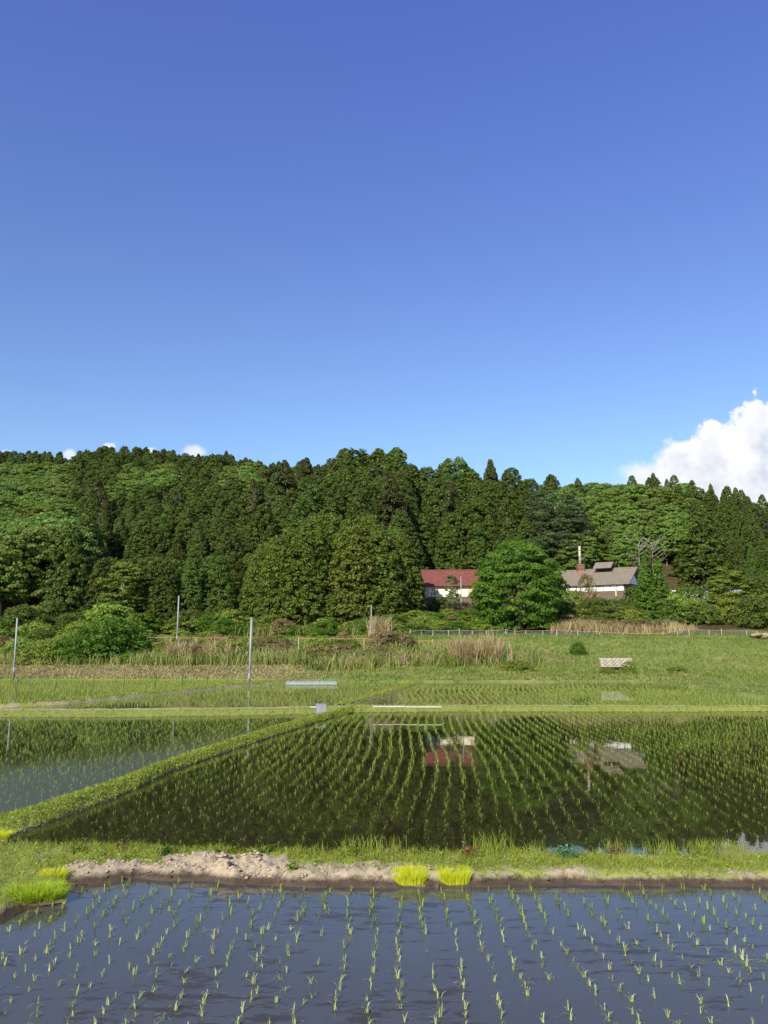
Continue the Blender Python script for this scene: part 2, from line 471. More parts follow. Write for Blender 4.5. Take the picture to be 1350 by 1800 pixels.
def ground_mesh():
    ys = np.concatenate([np.array([-60, -20, 0, 3, 5.5]), np.arange(7, 42, 2.5), np.arange(42.6, 94, .7), np.arange(94, 140, 2), np.arange(140, 290, 5), np.array([300, 340, 420, 600, 900, 1500])])
    xs = np.concatenate([np.array([-1500, -700, -400]), np.arange(-260, -60, 12), np.arange(-60, 62, 1.5), [20.9, 21.3, 21.7, 22.1, 22.5], np.arange(62, 260, 12), np.array([400, 700, 1500])])
    xs = np.unique(xs)
    V = [(x, y, terrain(x, y) if y > 42 else -.25) for y in ys for x in xs]
    nx = len(xs); F = []
    for j in range(len(ys) - 1):
        for i in range(nx - 1):
            a = j * nx + i; F.append((a, a + 1, a + nx + 1, a + nx))
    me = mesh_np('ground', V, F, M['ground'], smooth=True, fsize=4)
    props(link('ground', me), kind='structure')


ground_mesh()


def sheet(name, pts, z, m):
    mb = MB(); mb.add([(p[0], p[1], z) for p in pts], [tuple(range(len(pts)))])
    o = mb.build(name, m); return props(o, kind='structure')


# the waterlines of the levees, front and back edge of each
front_a = [G(*p) for p in [(-160, 1720), (-60, 1665), (0, 1634), (40, 1608), (84, 1592), (105, 1566), (180, 1555), (238, 1544), (290, 1550), (360, 1549), (410, 1558), (480, 1558), (560, 1562), (700, 1563), (840, 1561), (1000, 1557), (1150, 1558), (1350, 1560), (1600, 1562), (1900, 1564)]]
front_b = [G(*p) for p in [(-260, 1500), (-150, 1488), (0, 1484), (40, 1486), (80, 1488), (120, 1492), (180, 1496), (238, 1500), (290, 1502), (360, 1505), (410, 1507), (480, 1508), (560, 1509), (700, 1510), (840, 1510), (1000, 1511), (1150, 1513), (1350, 1515), (1600, 1517), (1900, 1519)]]
diag_l = [G(*p) for p in [(-260, 1500), (-120, 1462), (0, 1432), (90, 1409), (200, 1373), (300, 1336), (380, 1312), (450, 1290), (540, 1266), (585, 1252), (610, 1247)]]
diag_r = [G(*p) for p in [(-260, 1600), (-60, 1510), (50, 1472), (92, 1452), (200, 1412), (300, 1362), (380, 1333), (480, 1298), (590, 1262), (640, 1250), (660, 1246)]]
diag_l = [(a[0] * .86 + b[0] * .14, a[1] * .86 + b[1] * .14) for a, b in zip(diag_l, diag_r)]
diag_r = [(b[0] * .90 + a[0] * .10, b[1] * .90 + a[1] * .10) for a, b in zip(diag_l, diag_r)]
c1_a = [G(*p) for p in [(-500, 1266), (-200, 1264), (0, 1262), (200, 1262), (420, 1259), (560, 1256), (640, 1253), (800, 1252), (1000, 1252), (1200, 1252), (1350, 1251), (1700, 1251), (2000, 1251)]]
c1_b = [G(*p, .15) for p in [(-500, 1247), (-200, 1246), (0, 1246), (200, 1246), (420, 1244), (560, 1242), (640, 1240), (800, 1240), (1000, 1241), (1200, 1242), (1350, 1242), (1700, 1242), (2000, 1242)]]
thin1 = [G(*p, .15) for p in [(-300, 1246), (-100, 1245), (0, 1243), (100, 1238), (200, 1229), (300, 1219), (400, 1209), (500, 1200), (560, 1196)]]
thin2 = [G(*p, .15) for p in [(600, 1241), (640, 1230), (690, 1215), (735, 1200), (750, 1196)]]

sheet('water', [(-60, -6), (60, -6), (60, 13.0), (-60, 13.0)], 0.0, M['water_near'])
dm = [((a[0] + b[0]) / 2, (a[1] + b[1]) / 2) for a, b in zip(diag_l, diag_r)][1:]
mid_pts = [(-8.9, 12.2), (60, 12.2), (60, 41), (1.0, 41)] + [p for p in dm[::-1]]
sheet('water', mid_pts, .004, M['water_mid'])
sheet('water', [(-70, 12.6), dm[0]] + dm[1:] + [(-.4, 41), (-70, 41)], .008, M['water_left'])
cm = [((a[0] + b[0]) / 2, (a[1] + b[1]) / 2 + .1) for a, b in zip(c1_a, c1_b)]; cm = [(-110, cm[0][1])] + [p for p in cm if -60 < p[0] < 21.5] + [(22.0, cm[-1][1])]
sheet('water', cm + [(22.0, 71), (-110, 71)], .15, M['water_far'])


def levee(name, A, B, h, n, m, mat_, z0=0.0, lump=.03, ramp=.22, z1=None, lumpf=None, green=.5):
    def res(P, n):
        P = np.array(P, float)
        d = np.r_[0, np.cumsum(np.hypot(*(P[1:] - P[:-1]).T))]; t = np.linspace(0, d[-1], n)
        return d / d[-1], P
    # resample both edges with a shared parameter (mean of both arc lengths)
    da, PA = res(A, n); db, PB = res(B, n); dd = (da + db) / 2; tt = np.linspace(0, 1, n)
    ax, ay = np.interp(tt, dd, PA[:, 0]), np.interp(tt, dd, PA[:, 1]); bx, by = np.interp(tt, dd, PB[:, 0]), np.interp(tt, dd, PB[:, 1])
    z1 = z0 if z1 is None else z1
    V = np.zeros((n, m, 3)); s = np.linspace(-.06, 1.06, m)
    for i in range(n):
        ex = bx[i] - ax[i]; ey = by[i] - ay[i]
        for j in range(m):
            x = ax[i] + ex * s[j]; y = ay[i] + ey * s[j]
            wob = .10 * fbm(x * 1.3, y * 1.3, 3)
            q = s[j] + wob
            pr = ss(q / ramp) * ss((1 - q) / ramp)
            L = lump * (lumpf(x, y, s[j]) if lumpf else 1)
            hz = h * pr * (1 + .35 * fbm(x * .8, y * .8, 9)) + L * (pr * .7 + .3) * (fbm(x * 4.5, y * 4.5, 1, 4) * 1.3 + .9 * abs(fbm(x * 9, y * 9, 5, 3)))
            if s[j] < 0 or s[j] > 1: hz = -.12
            V[i, j] = (x, y, (z0 + (z1 - z0) * s[j]) + hz - .012)
    F = []
    for i in range(n - 1):
        for j in range(m - 1):
            a = i * m + j; F.append((a, a + m, a + m + 1, a + 1))
    ga = np.array([[green(V[i, j, 0], V[i, j, 1], s[j]) if callable(green) else green for j in range(m)] for i in range(n)])
    me = mesh_np(name, V.reshape(-1, 3), F, mat_, ga.ravel(), smooth=True, fsize=4)
    o = props(link(name, me), kind='structure')
    return V


def scatter(V, n, s0=0.0, s1=1.0, keep=None):
    """random points on a levee sheet, with their across position"""
    N, m, _ = V.shape
    # weight by segment length
    seg = np.linalg.norm(V[1:, m // 2] - V[:-1, m // 2], axis=1); c = np.r_[0, np.cumsum(seg)]; t = rng.random(n) * c[-1]
    i = np.clip(np.searchsorted(c, t) - 1, 0, N - 2); fi = (t - c[i]) / seg[i]
    s = s0 + rng.random(n) * (s1 - s0); jj = (s + .06) / 1.12 * (m - 1); j = np.clip(jj.astype(int), 0, m - 2); fj = jj - j
    P = (V[i, j].T * (1 - fi) * (1 - fj) + V[i + 1, j].T * fi * (1 - fj) + V[i, j + 1].T * (1 - fi) * fj + V[i + 1, j + 1].T * fi * fj).T
    if keep is not None:
        k = np.array([keep(p[0], p[1], q) > rng.random() for p, q in zip(P, s)], bool); P = P[k]; s = s[k]
    return P, s


def mudheap(x, y, s):
    # thicker thrown-up mud left of the middle
    px, py = proj(x, y, .2)
    g = .8 * math.exp(-((px - 405) / 75) ** 2) + .22 * math.exp(-((px - 200) / 90) ** 2) + .15 * math.exp(-((px - 600) / 160) ** 2)
    return .7 + 3.6 * g * ss((.80 - s) / .3)


def front_keep(x, y, s):
    px, _ = proj(x, y, .2)
    n = .5 + .9 * fbm(x * 1.7, y * 1.7, 20)
    right = ss((px - 480) / 500)
    if s < .30: k = .06 + .55 * right + (.0 if px > 120 else .4)
    elif s < .52: k = .18 + .72 * right
    else: k = .75
    if px < 290: k = max(k, .10 + .9 * ss((s - .20) / .15)) if px > 110 else .8
    if 285 < px < 505: k *= ss((s - .55) / .2) * .85
    if 505 <= px < 700: k = max(k, .9 * ss((s - .42) / .15))
    return k * (.45 + n)


VF = levee('levee', front_a, front_b, .155, 620, 30, M['levee'], lump=.055, ramp=.20, lumpf=mudheap, green=front_keep)
VD = levee('levee', diag_r, diag_l, .19, 420, 16, M['levee_green'], lump=.04, ramp=.48, green=lambda x, y, s: .25 + 1.1 * ss(s / .2) - (.9 if y < 14.2 and s < .6 else 0))
VC = levee('levee', c1_a, c1_b, .17, 700, 13, M['levee_far'], lump=.035, ramp=.42, z1=.15, green=lambda x, y, s: .95 if s < .5 else ((.05 if x < 1 else .45) if s < .8 else .6))


def thin(P, w, h, z0):
    P = np.array(P); d = np.gradient(P, axis=0); d /= np.linalg.norm(d, axis=1)[:, None]; nrm = np.c_[-d[:, 1], d[:, 0]]
    return levee('levee', P - nrm * w / 2, P + nrm * w / 2, h, 160, 7, M['levee_far'], z0=z0, lump=.05, ramp=.3)


VT1 = thin(thin1, 1.0, .20, .15)
VT2 = thin(thin2, .8, .09, .15)

# ------------------------------------------------------------------ blades of grass and rice


def blades(P, h, w, lean, phi=None, shade=None, curl=.6):
    """each blade: 5 vertices, 3 triangles, bending over towards phi"""
    n = len(P); P = np.asarray(P, float)
    h = np.broadcast_to(h, n).astype(float); w = np.broadcast_to(w, n); lean = np.broadcast_to(lean, n)
    if phi is None: phi = rng.random(n) * 2 * np.pi
    th = rng.random(n) * np.pi * 2
    d = np.c_[np.cos(phi), np.sin(phi), np.zeros(n)]; sd_ = np.c_[np.cos(th), np.sin(th), np.zeros(n)] * (w / 2)[:, None]
    up = np.array([0, 0, 1.0])
    mid = P + up * (h * .55)[:, None] + d * (h * lean * .35)[:, None]
    tip = P + up * (h * (1 - curl * lean * .5).clip(.05))[:, None] + d * (h * lean)[:, None]
    V = np.stack([P - sd_, P + sd_, mid + sd_ * .85, mid - sd_ * .85, tip], 1).reshape(-1, 3)
    o = (np.arange(n) * 5)[:, None]
    F = np.stack([o + [0, 1, 2], o + [0, 2, 3], o + [3, 2, 4]], 1).reshape(-1, 3)
    if shade is None: shade = rng.random(n)
    return V, F, np.repeat(shade, 5)


def join(parts):
    V = []; F = []; A = []; k = 0
    for v, f, a in parts:
        V.append(v); F.append(f + k); A.append(a); k += len(v)
    return np.concatenate(V), np.concatenate(F), np.concatenate(A)


def stuff(name, parts, m, label, cat):
    V, F, A = join(parts)
    return props(link(name, mesh_np(name, V, F, m, A)), label, cat, kind='stuff')


def leaflets(P, size, shade=None):
    """small roundish leaves lying at random angles: 4 verts, 2 tris"""
    n = len(P); a = rng.normal(size=(n, 3)); a[:, 2] *= .5; a /= np.linalg.norm(a, axis=1)[:, None]
    b = np.cross(a, rng.normal(size=(n, 3))); b /= np.linalg.norm(b, axis=1)[:, None]
    s = (np.broadcast_to(size, n) / 2)[:, None]
    V = np.stack([P - a * s, P + b * s * .6, P + a * s, P - b * s * .6], 1).reshape(-1, 3); o = (np.arange(n) * 4)[:, None]
    F = np.stack([o + [0, 1, 2], o + [0, 2, 3]], 1).reshape(-1, 3)
    return V, F, np.repeat(rng.random(n) if shade is None else shade, 4)


def tufted(P, per, spread):
    """replace each point by a small tuft of points"""
    Q = np.repeat(P, per, 0); Q[:, :2] += rng.normal(size=(len(Q), 2)) * spread
    return Q


def vis(P, lo=-120, hi=1470):
    f = P[:, 1] * CP + (P[:, 2] - CAMH) * SP; px = 675 + 1400 * P[:, 0] / np.maximum(f, .1)
    return P[(px > lo) & (px < hi)]


P, s = scatter(VF, 13000, .10, 1.0, front_keep)
T = tufted(P, 4, .02); n = len(T)
hh = .035 + .085 * rng.random(n) ** 1.6 * (1 + .6 * np.repeat(s, 4))
fsh = np.array([fbm(a * 1.6, b * 1.6, 33) for a, b in T[:, :2]])
parts = [blades(T, hh * (1 + .9 * fsh), .0055, .3 + .8 * rng.random(n), shade=np.clip(.42 + fsh * 1.0 + rng.normal(size=n) * .2 + .55 * (rng.random(n) < .06), 0, 1))]
P, s = scatter(VF, 9500, .30, 1.0, front_keep); n = len(P)
P[:, 2] += rng.random(n) * .07
parts.append(leaflets(P, .02 + .03 * rng.random(n)))
# taller grass along the back edge
P, s = scatter(VF, 1300, .72, 1.0, lambda x, y, q: .2 + 1.1 * max(0, fbm(x * .9, y * .9, 40) + .1)); T = tufted(P, 3, .02)
parts.append(blades(T, .06 + .13 * rng.random(len(T)) ** 2, .006, .25 + .5 * rng.random(len(T))))
for px, nn, hmx in ((620, 60, .30), (655, 50, .36), (690, 40, .34), (850, 70, .36), (880, 60, .42), (560, 30, .2), (1080, 60, .24), (1240, 220, .24), (1290, 160, .22), (940, 40, .26), (1165, 60, .26)):
    cx, cy = G(px, 1500, .1); Q = np.c_[cx + rng.normal(size=nn) * .12, cy + rng.normal(size=nn) * .08, np.full(nn, .12)]
    parts.append(blades(Q, hmx * (.4 + .6 * rng.random(nn)), .007, .15 + .6 * rng.random(nn) ** 2))
stuff('grass', parts, M['grass'], 'green grass and low weeds on the levee behind the near flooded paddy', 'grass')

# leafy weeds standing along the levee: plants of their own


def weed(px, py, h, nst, m, label, nm='weed', spread=.09, cat='weed', lf=.045):
    x, y = G(px, py, .12); t = empty(nm, (x, y, .12), label, cat)
    mb = MB(); L = []
    for k in range(nst):
        a = rng.random() * 6.28; r = spread * (.3 + rng.random()); hk = h * (.6 + .4 * rng.random())
        tip = Vector((math.cos(a) * r * 1.3, math.sin(a) * r * 1.3, hk)); b0 = Vector((math.cos(a) * r * .4, math.sin(a) * r * .4, -.03))
        mb.tube([b0, (b0 + tip) / 2 + Vector((0, 0, .01)), tip], [.003, .0022, .001], 4, False)
        for q in np.linspace(.25, 1, 11):
            c = b0.lerp(tip, q); L.append((c.x + rng.normal() * .02, c.y + rng.normal() * .02, c.z + rng.normal() * .01))
            L.append((c.x + rng.normal() * .025, c.y + rng.normal() * .025, c.z + rng.normal() * .01))
    mb.build('stem', M['bush'], t)
    V, F, A = leaflets(np.array(L), lf * (.6 + .6 * rng.random(len(L))))
    link('foliage', mesh_np('foliage', V, F, m, A), t)


M['weedred'] = leafmat('reddish weed', (.10, .07, .03), (.22, .13, .06), (.30, .22, .08), objvar=0)
M['weedblue'] = leafmat('blue green weed', (.06, .14, .07), (.10, .22, .13), (.16, .30, .20), objvar=0)
weed(210, 1500, .17, 12, M['weedred'], 'reddish brown weed at the back of the levee, left of the mud heap')
weed(292, 1503, .15, 9, M['bright'], 'small bright green weed just left of the dried mud heap')
weed(398, 1503, .14, 9, M['bright'], 'bushy green weed behind the crest of the dried mud heap', spread=.14)
weed(462, 1503, .15, 10, M['bright'], 'green weed at the right end of the dried mud heap', spread=.12)
weed(615, 1508, .17, 12, M['bush'], 'leafy weed on the levee left of the two yellow seedling mats', spread=.13)
weed(822, 1508, .20, 12, M['weedred'], 'red tinged weed on the levee above the right yellow seedling mat', spread=.12)
weed(1000, 1510, .19, 14, M['weedblue'], 'bluish green weed on the levee right of the seedling mats', spread=.12)
weed(1082, 1508, .20, 12, M['weedred'], 'yellow brown weed standing above the levee grass on the right', spread=.09)
weed(515, 1530, .09, 10, M['oakyellow'], 'low yellow green weed on the levee face beside the mud heap', spread=.08)
weed(130, 1500, .17, 12, M['oakyellow'], 'tangled yellow green weed on the far left of the levee', spread=.16)


def dkeep(x, y, s): return .35 + .9 * (fbm(x * .9, y * .9, 8) + .5)


P, s = scatter(VD, 9500, .10, .92, lambda x, y, q: dkeep(x, y, q) * (ss((q + .02) / .2)))
k = P[:, 1] > 12.9; P = P[k]; T = tufted(P, 4, .035); n = len(T)
Y = T[:, 1]
parts = [blades(T, (.04 + .11 * rng.random(n) ** 1.8) * (1 + .8 * np.array([fbm(a * .7, b * .7, 50) for a, b in T[:, :2]])), .006 + .00030 * Y, .3 + .9 * rng.random(n))]
P, s = scatter(VD, 9000, .12, .92, dkeep); P[:, 2] += .05 * rng.random(len(P)) + .02
parts.append(leaflets(P, .04 + .0012 * P[:, 1]))
P, s = scatter(VC, 16000, .02, .98, lambda x, y, q: (.95 if q < .42 else (.12 if q < .80 else .4)) * (.5 + fbm(x * .5, y * .5, 3)) * (1 if abs(x) < 34 else 0))
T = tufted(P, 2, .04)
parts.append(blades(T, .07 + .10 * rng.random(len(T)), .02, .3 + .8 * rng.random(len(T))))
for VV in (VT1, VT2):
    P, s = scatter(VV, 4200, .2, 1.0); T = tufted(P, 2, .04)
    parts.append(blades(T, .08 + .12 * rng.random(len(T)), .024, .3 + .7 * rng.random(len(T))))
stuff('grass', parts, M['grass'], 'bright green grass on the diagonal and cross levees between the fields', 'grass')

# dried clods on the near levee
def clod_mesh(seed):
    import bmesh
    bm = bmesh.new(); bmesh.ops.create_icosphere(bm, subdivisions=2, radius=1)
    for v in bm.verts:
        c = v.co.copy(); v.co *= 1 + .35 * fbm(c.x * 1.2 + seed, c.y * 1.2, c.z * 1.2) + .22 * mn.noise(c * 3 + Vector((seed, 0, 0)))
    V = np.array([v.co[:] for v in bm.verts]); F = np.array([[v.index for v in f.verts] for f in bm.faces]); bm.free(); return V, F


CL = [clod_mesh(s * 7.3) for s in range(5)]


def clods(name, items, m, **kw):
    ps = []
    for (x, y, z, r) in items:
        V, F = CL[rng.integers(5)]; a = rng.random() * 6.28; c, s_ = math.cos(a), math.sin(a)
        W = V * r * np.array([1 + .3 * rng.random(), 1, .62]); W = np.c_[W[:, 0] * c - W[:, 1] * s_, W[:, 0] * s_ + W[:, 1] * c, W[:, 2]] + [x, y, z]
        ps.append((W, F, np.zeros(len(W))))
    V, F, A = join(ps); return link(name, mesh_np(name, V, F, m, A, smooth=False), **kw)


# mud heap: a thing with a few dozen clods
mh = empty('mud_heap', (*G(400, 1540, .1), .05), 'heap of pale dried mud clods thrown up on the near levee', 'mud heap')
def on(V, px, s):
    i = int(np.argmin([abs(proj(*V[k, V.shape[1] // 2])[0] - px) for k in range(0, len(V), 2)])) * 2
    j = int((s + .06) / 1.12 * (V.shape[1] - 1)); return V[i, j]
items = []
for k in range(230):
    px = 400 + rng.normal() * 44
    if rng.random() < .2: px = 395 + rng.uniform(-85, 90)
    s_ = rng.uniform(.14, .66)
    p = on(VF, px, s_); items.append((p[0] - mh.location.x + rng.normal() * .02, p[1] - mh.location.y, p[2] - .05, rng.uniform(.010, .034)))
clods('clod', items, M['clod'], parent=mh)['kind'] = 'stuff'
items = []
for k in range(420):
    px = rng.choice([rng.uniform(105, 300), rng.uniform(480, 700), rng.uniform(700, 1360)], p=[.5, .35, .15]); s_ = rng.uniform(.08, .45)
    p = on(VF, px, s_); items.append((p[0] + rng.normal() * .03, p[1] + rng.normal() * .02, p[2], rng.uniform(.008, .028)))
props(clods('mud_clods', items, M['levee']), 'small mud clods scattered along the near levee', 'mud', kind='stuff')

# ------------------------------------------------------------------ seedlings of the near paddy
def seedling_mesh(sd_):
    r = np.random.default_rng(sd_); n = r.integers(4, 9)
    V = []; F = []; A = []
    for k in range(n):
        a = r.random() * 6.28; flop = r.random() < .42; h = r.uniform(.055, .105); lean = r.uniform(.12, .5) if not flop else r.uniform(.8, 1.4)
        b = np.array([r.normal() * .008, r.normal() * .008, -.01]); d = np.array([math.cos(a), math.sin(a), 0]); th = a + 1.57 + r.normal() * .5
        sdv = np.array([math.cos(th), math.sin(th), 0]) * r.uniform(.0032, .0052); o = len(V)
        for q in (0, .35, .7, 1):
            z = h * (math.sin(q * 1.57) if not flop else math.sin(q * 2.5) * .62); L = h * lean * q ** 1.5
            p = b + d * L + np.array([0, 0, z + .01]); wv = sdv * (1 - q ** 3 * .9)
            V += [p - wv, p + wv]; 
        A += [r.random() * .7 + .3 * (k % 2)] * 8
        for q in range(3): F += [(o + 2 * q, o + 2 * q + 1, o + 2 * q + 3), (o + 2 * q, o + 2 * q + 3, o + 2 * q + 2)]
    return np.array(V), np.array(F), np.array(A)


SEED = [seedling_mesh(100 + k) for k in range(14)]
SEEDM = [mesh_np('rice_seedling', V, F, M['rice'], A) for V, F, A in SEED]
pos = []
for k in range(-30, 31):
    x0 = .17 + .3 * k; ph = rng.random() * 6
    y = 6.3 + rng.random() * .2
    while y < 11.9:
        y += .215 + rng.normal() * .035
        x = x0 + .03 * math.sin(y * 1.4 + ph) + rng.normal() * .018
        if x < -.5: x += rng.normal() * .045; y += rng.normal() * .03
        px, py = proj(x, y, 0)
        if px < -30 or px > 1380 or py > 1830 or rng.random() < .10: continue
        ya = np.interp(px, [-160, 0, 84, 105, 180, 238, 290, 410, 560, 1350, 1500], [1720, 1634, 1592, 1566, 1555, 1544, 1550, 1558, 1562, 1560, 1560])
        if py < ya + 2: continue
        pos.append((x, y))
pos.sort(key=lambda p: p[1])
rest = []
for i, (x, y) in enumerate(pos):
    if i < 298:
        o = link('rice_seedling', SEEDM[rng.integers(14)], None, (x, y, .002), rng.random() * 6.28, rng.uniform(.68, 1.12))
        px_, py_ = proj(x, y, 0); zl = 'along the bottom edge' if py_ > 1740 else 'in the middle rows' if py_ > 1660 else 'towards the levee'
        zs = 'left side' if px_ < 330 else 'left of the middle' if px_ < 640 else 'below the two yellow mats' if px_ < 860 else 'right of the middle' if px_ < 1100 else 'right side'
        props(o, f'rice seedling in the near paddy, {zl}, {zs}', 'rice seedling', f'rice seedlings {zl}, {zs}')
    else: rest.append((x, y, .002))
ps = []
for (x, y, z) in rest:
    V, F, A = SEED[rng.integers(14)]; a = rng.random() * 6.28; c, s_ = math.cos(a), math.sin(a); k = rng.uniform(.85, 1.25)
    ps.append((np.c_[(V[:, 0] * c - V[:, 1] * s_) * k + x, (V[:, 0] * s_ + V[:, 1] * c) * k + y, V[:, 2] * k + z], F, A))


def field(xr, yr, test, tilt=.056, sp=.34, hill=.17, h=(.08, .14), w=.006, nb=5, z=0.0, wob=.12, jit=.03, miss=.04, seed=0, near=False):
    """rows of rice hills: returns blades"""
    Q = []
    for k in range(int((xr[0] - 6) / sp), int((xr[1] + 6) / sp)):
        ys = np.arange(yr[0], yr[1], hill) + rng.random() * hill
        ys = ys + rng.normal(size=len(ys)) * hill * .18
        wv = wob * np.sin(ys * .29 + seed) + .10 * wob * np.sin(ys * 1.3 + k * .21 + seed)
        jj = jit * (1 + 2.2 * np.clip((-k * sp - 1.5) / 8, 0, 1))
        xs = k * sp + ys * tilt + wv + rng.normal(size=len(ys)) * jj
        keep = rng.random(len(ys)) > miss
        Q.append(np.c_[xs, ys, np.full(len(ys), z)][keep])
    Q = np.concatenate(Q); Q = vis(Q, -40, 1390)
    Q = Q[test(Q[:, 0], Q[:, 1])]
    T = np.repeat(Q, nb, 0); T[:, :2] += rng.normal(size=(len(T), 2)) * .016
    n = len(T); hh = h[0] + (h[1] - h[0]) * rng.random(n); ln = .15 + .55 * rng.random(n) ** 1.5
    if near: q = np.clip((T[:, 1] - 12.5) / 9, 0, 1); hh *= .55 + .45 * q; ln += (1 - q) * rng.random(n) * .8; kp = rng.random(n) < .5 + .5 * q; T, hh, ln = T[kp], hh[kp], ln[kp]
    ww = w + T[:, 1] * (.00022 if near else .00010)
    return blades(T, hh, ww, ln)


DL = np.array(sorted(diag_l, key=lambda p: p[1])); DRR = np.array(sorted(diag_r, key=lambda p: p[1]))
C1 = np.array(c1_a); C1b = np.array(c1_b)
far1 = lambda x: np.interp(x, C1[:, 0], C1[:, 1])
T1 = np.array(thin1); T2 = np.array(sorted(thin2, key=lambda p: p[1]))
bf = np.array(front_b)
mid_test = lambda x, y: (x > np.interp(y, DRR[:, 1], DRR[:, 0]) + .08) & (y > np.interp(x, bf[:, 0], bf[:, 1]) + .1) & (y < far1(x) - .25)
left_test = lambda x, y: (x < np.interp(y, DL[:, 1], DL[:, 0]) - .1) & (y < far1(x) - .3)
back = lambda x: np.interp(x, C1b[:, 0], C1b[:, 1]) + .25
y_far = lambda x: 68.6 - 3.4 * np.clip((x + 8) / 10, 0, 1)
# right end of the far field is cut by a slanting ditch
ditch = lambda x: np.where(x > 0, np.interp(x, [15, 21.2, 22], [60.5, 54, 41]), 100)
t2x = lambda y: np.interp(y, T2[:, 1], T2[:, 0])
t1y = lambda x: np.interp(x, T1[:, 0], T1[:, 1])
parts = ps
parts.append(field((-9, 30), (13, 40.5), lambda x, y: mid_test(x, y), seed=1.2, wob=.17, w=.0016, nb=4, h=(.06, .12), near=True, miss=.08))
parts.append(field((-30, 0), (13, 40.5), left_test, seed=.3, sp=.30, nb=4, w=.0012, h=(.05, .11), near=True))
parts.append(field((2, 24), (41, 66), lambda x, y: (x > t2x(y) + .6) & (y > back(x)) & (y < y_far(x)) & (y < ditch(x)), tilt=.10, sp=.36, hill=.20, wob=.42, z=.15, w=.008, nb=4, h=(.07, .13), seed=1.4, jit=.03))
parts.append(field((-32, 10), (41, 70), lambda x, y: (x < t2x(y) - .5) & (y > back(x)) & (y < t1y(x) - .5), tilt=.05, sp=.32, hill=.22, z=.15, w=.006, nb=3, h=(.08, .15), seed=3.0))
parts.append(field((-36, -2), (43, 69.5), lambda x, y: (y > t1y(x) + .6) & (y < 69.0), tilt=.05, sp=.32, hill=.22, z=.15, w=.008, nb=4, h=(.12, .22), seed=3.0))
V, F, A = join(parts)
props(link('rice_seedlings', mesh_np('rice_seedlings', V, F, M['ricefar'], A)), 'rows of young rice growing in the flooded fields beyond the near levee', 'rice', kind='stuff')

# scum and leaf scraps afloat on the middle paddy
P = np.c_[rng.uniform(-8, 12, 2600), 13 + rng.random(2600) ** 1.6 * 14, np.full(2600, .0)]; P = P[mid_test(P[:, 0], P[:, 1])]
P = np.r_[P, np.c_[rng.uniform(-5, 5, 260), rng.uniform(6.8, 11.7, 260), np.zeros(260)], np.c_[rng.uniform(3.3, 4.9, 160), 9.0 + rng.normal(size=160) * .035, np.zeros(160)]]
n = len(P); a = rng.random(n) * 6.28; L = rng.uniform(.02, .07, n) / 2; d = np.c_[np.cos(a), np.sin(a) * .35, np.zeros(n)] * L[:, None]; e = np.c_[np.zeros(n), np.full(n, .003), np.zeros(n)]
P[:, 2] = .008
V = np.stack([P - d - e, P + d - e, P + d + e, P - d + e], 1).reshape(-1, 3); o = (np.arange(n) * 4)[:, None]
F = np.stack([o + [0, 1, 2], o + [0, 2, 3]], 1).reshape(-1, 3)
V[:, 2] += .0
props(link('floating_leaves', mesh_np('floating_leaves', V, F, M['ricefar'], np.full(len(V), .9))), 'pale leaf scraps floating on the flooded paddies', 'leaves', kind='stuff')

# ------------------------------------------------------------------ nursery mats
def nursery(cx, cy, z, sx, sy, h, n, m, label, rot=0.0, lean=.25, name='seedling_mat'):
    t = empty(name, (cx, cy, z), label, 'seedling mat', rotz=rot)
    P = np.c_[(rng.random(n) - .5) * sx, (rng.random(n) - .5) * sy, np.full(n, .02)]
    r = (np.abs(P[:, 0] / (sx / 2)) ** 3.4 + np.abs(P[:, 1] / (sy / 2)) ** 3.4); P = P[r < 1.0 + .15 * rng.random(n)]; n = len(P)
    phi = np.arctan2(P[:, 1], P[:, 0]) + rng.normal(size=n) * .8
    edge = (np.hypot(P[:, 0] / sx, P[:, 1] / sy) * 2)
    V, F, A = blades(P, h * (.60 + .45 * rng.random(n)) * (1 + .5 * np.array([mn.noise(Vector((a * 14, b * 14, cx))) for a, b in P[:, :2]])), .005, lean * (.25 + 1.7 * edge * rng.random(n)), phi)
    link('seedling_shoots', mesh_np('seedling_shoots', V, F, m, A), t)['kind'] = 'stuff'
    MB().box((0, 0, .005), (sx * .96, sy * .96, .04)).build('root_mat', M['soil'], t)


x, y = G(721, 1557); nursery(x, y + .10, .0, .43, .33, .19, 6500, M['mat'], 'yellow green mat of rice seedlings at the levee edge, left one of the pair')
x, y = G(800, 1557); nursery(x, y + .10, .0, .41, .31, .18, 6200, M['mat'], 'yellow green mat of rice seedlings at the levee edge, right one of the pair')
x, y = G(62, 1590); nursery(x, y + .08, .03, .62, .42, .21, 3600, M['matgreen'], 'large green and yellow clump of nursery seedlings in the lower left corner', rot=.45, lean=.7)
x, y = G(88, 1560); nursery(x, y + .10, .05, .30, .22, .16, 1500, M['mat'], 'small yellow clump of nursery seedlings behind the large lower left one', rot=.3, lean=.6)
x, y = G(2, 1486); nursery(x, y, .10, .26, .3, .12, 1300, M['mat'], 'orange yellow seedling clump at the far left edge on the levee', rot=.2, lean=.5)

# ------------------------------------------------------------------ bank grass, dry strip, reeds
def on_ground(x, y): return np.array([terrain(a, b) for a, b in zip(x, y)])


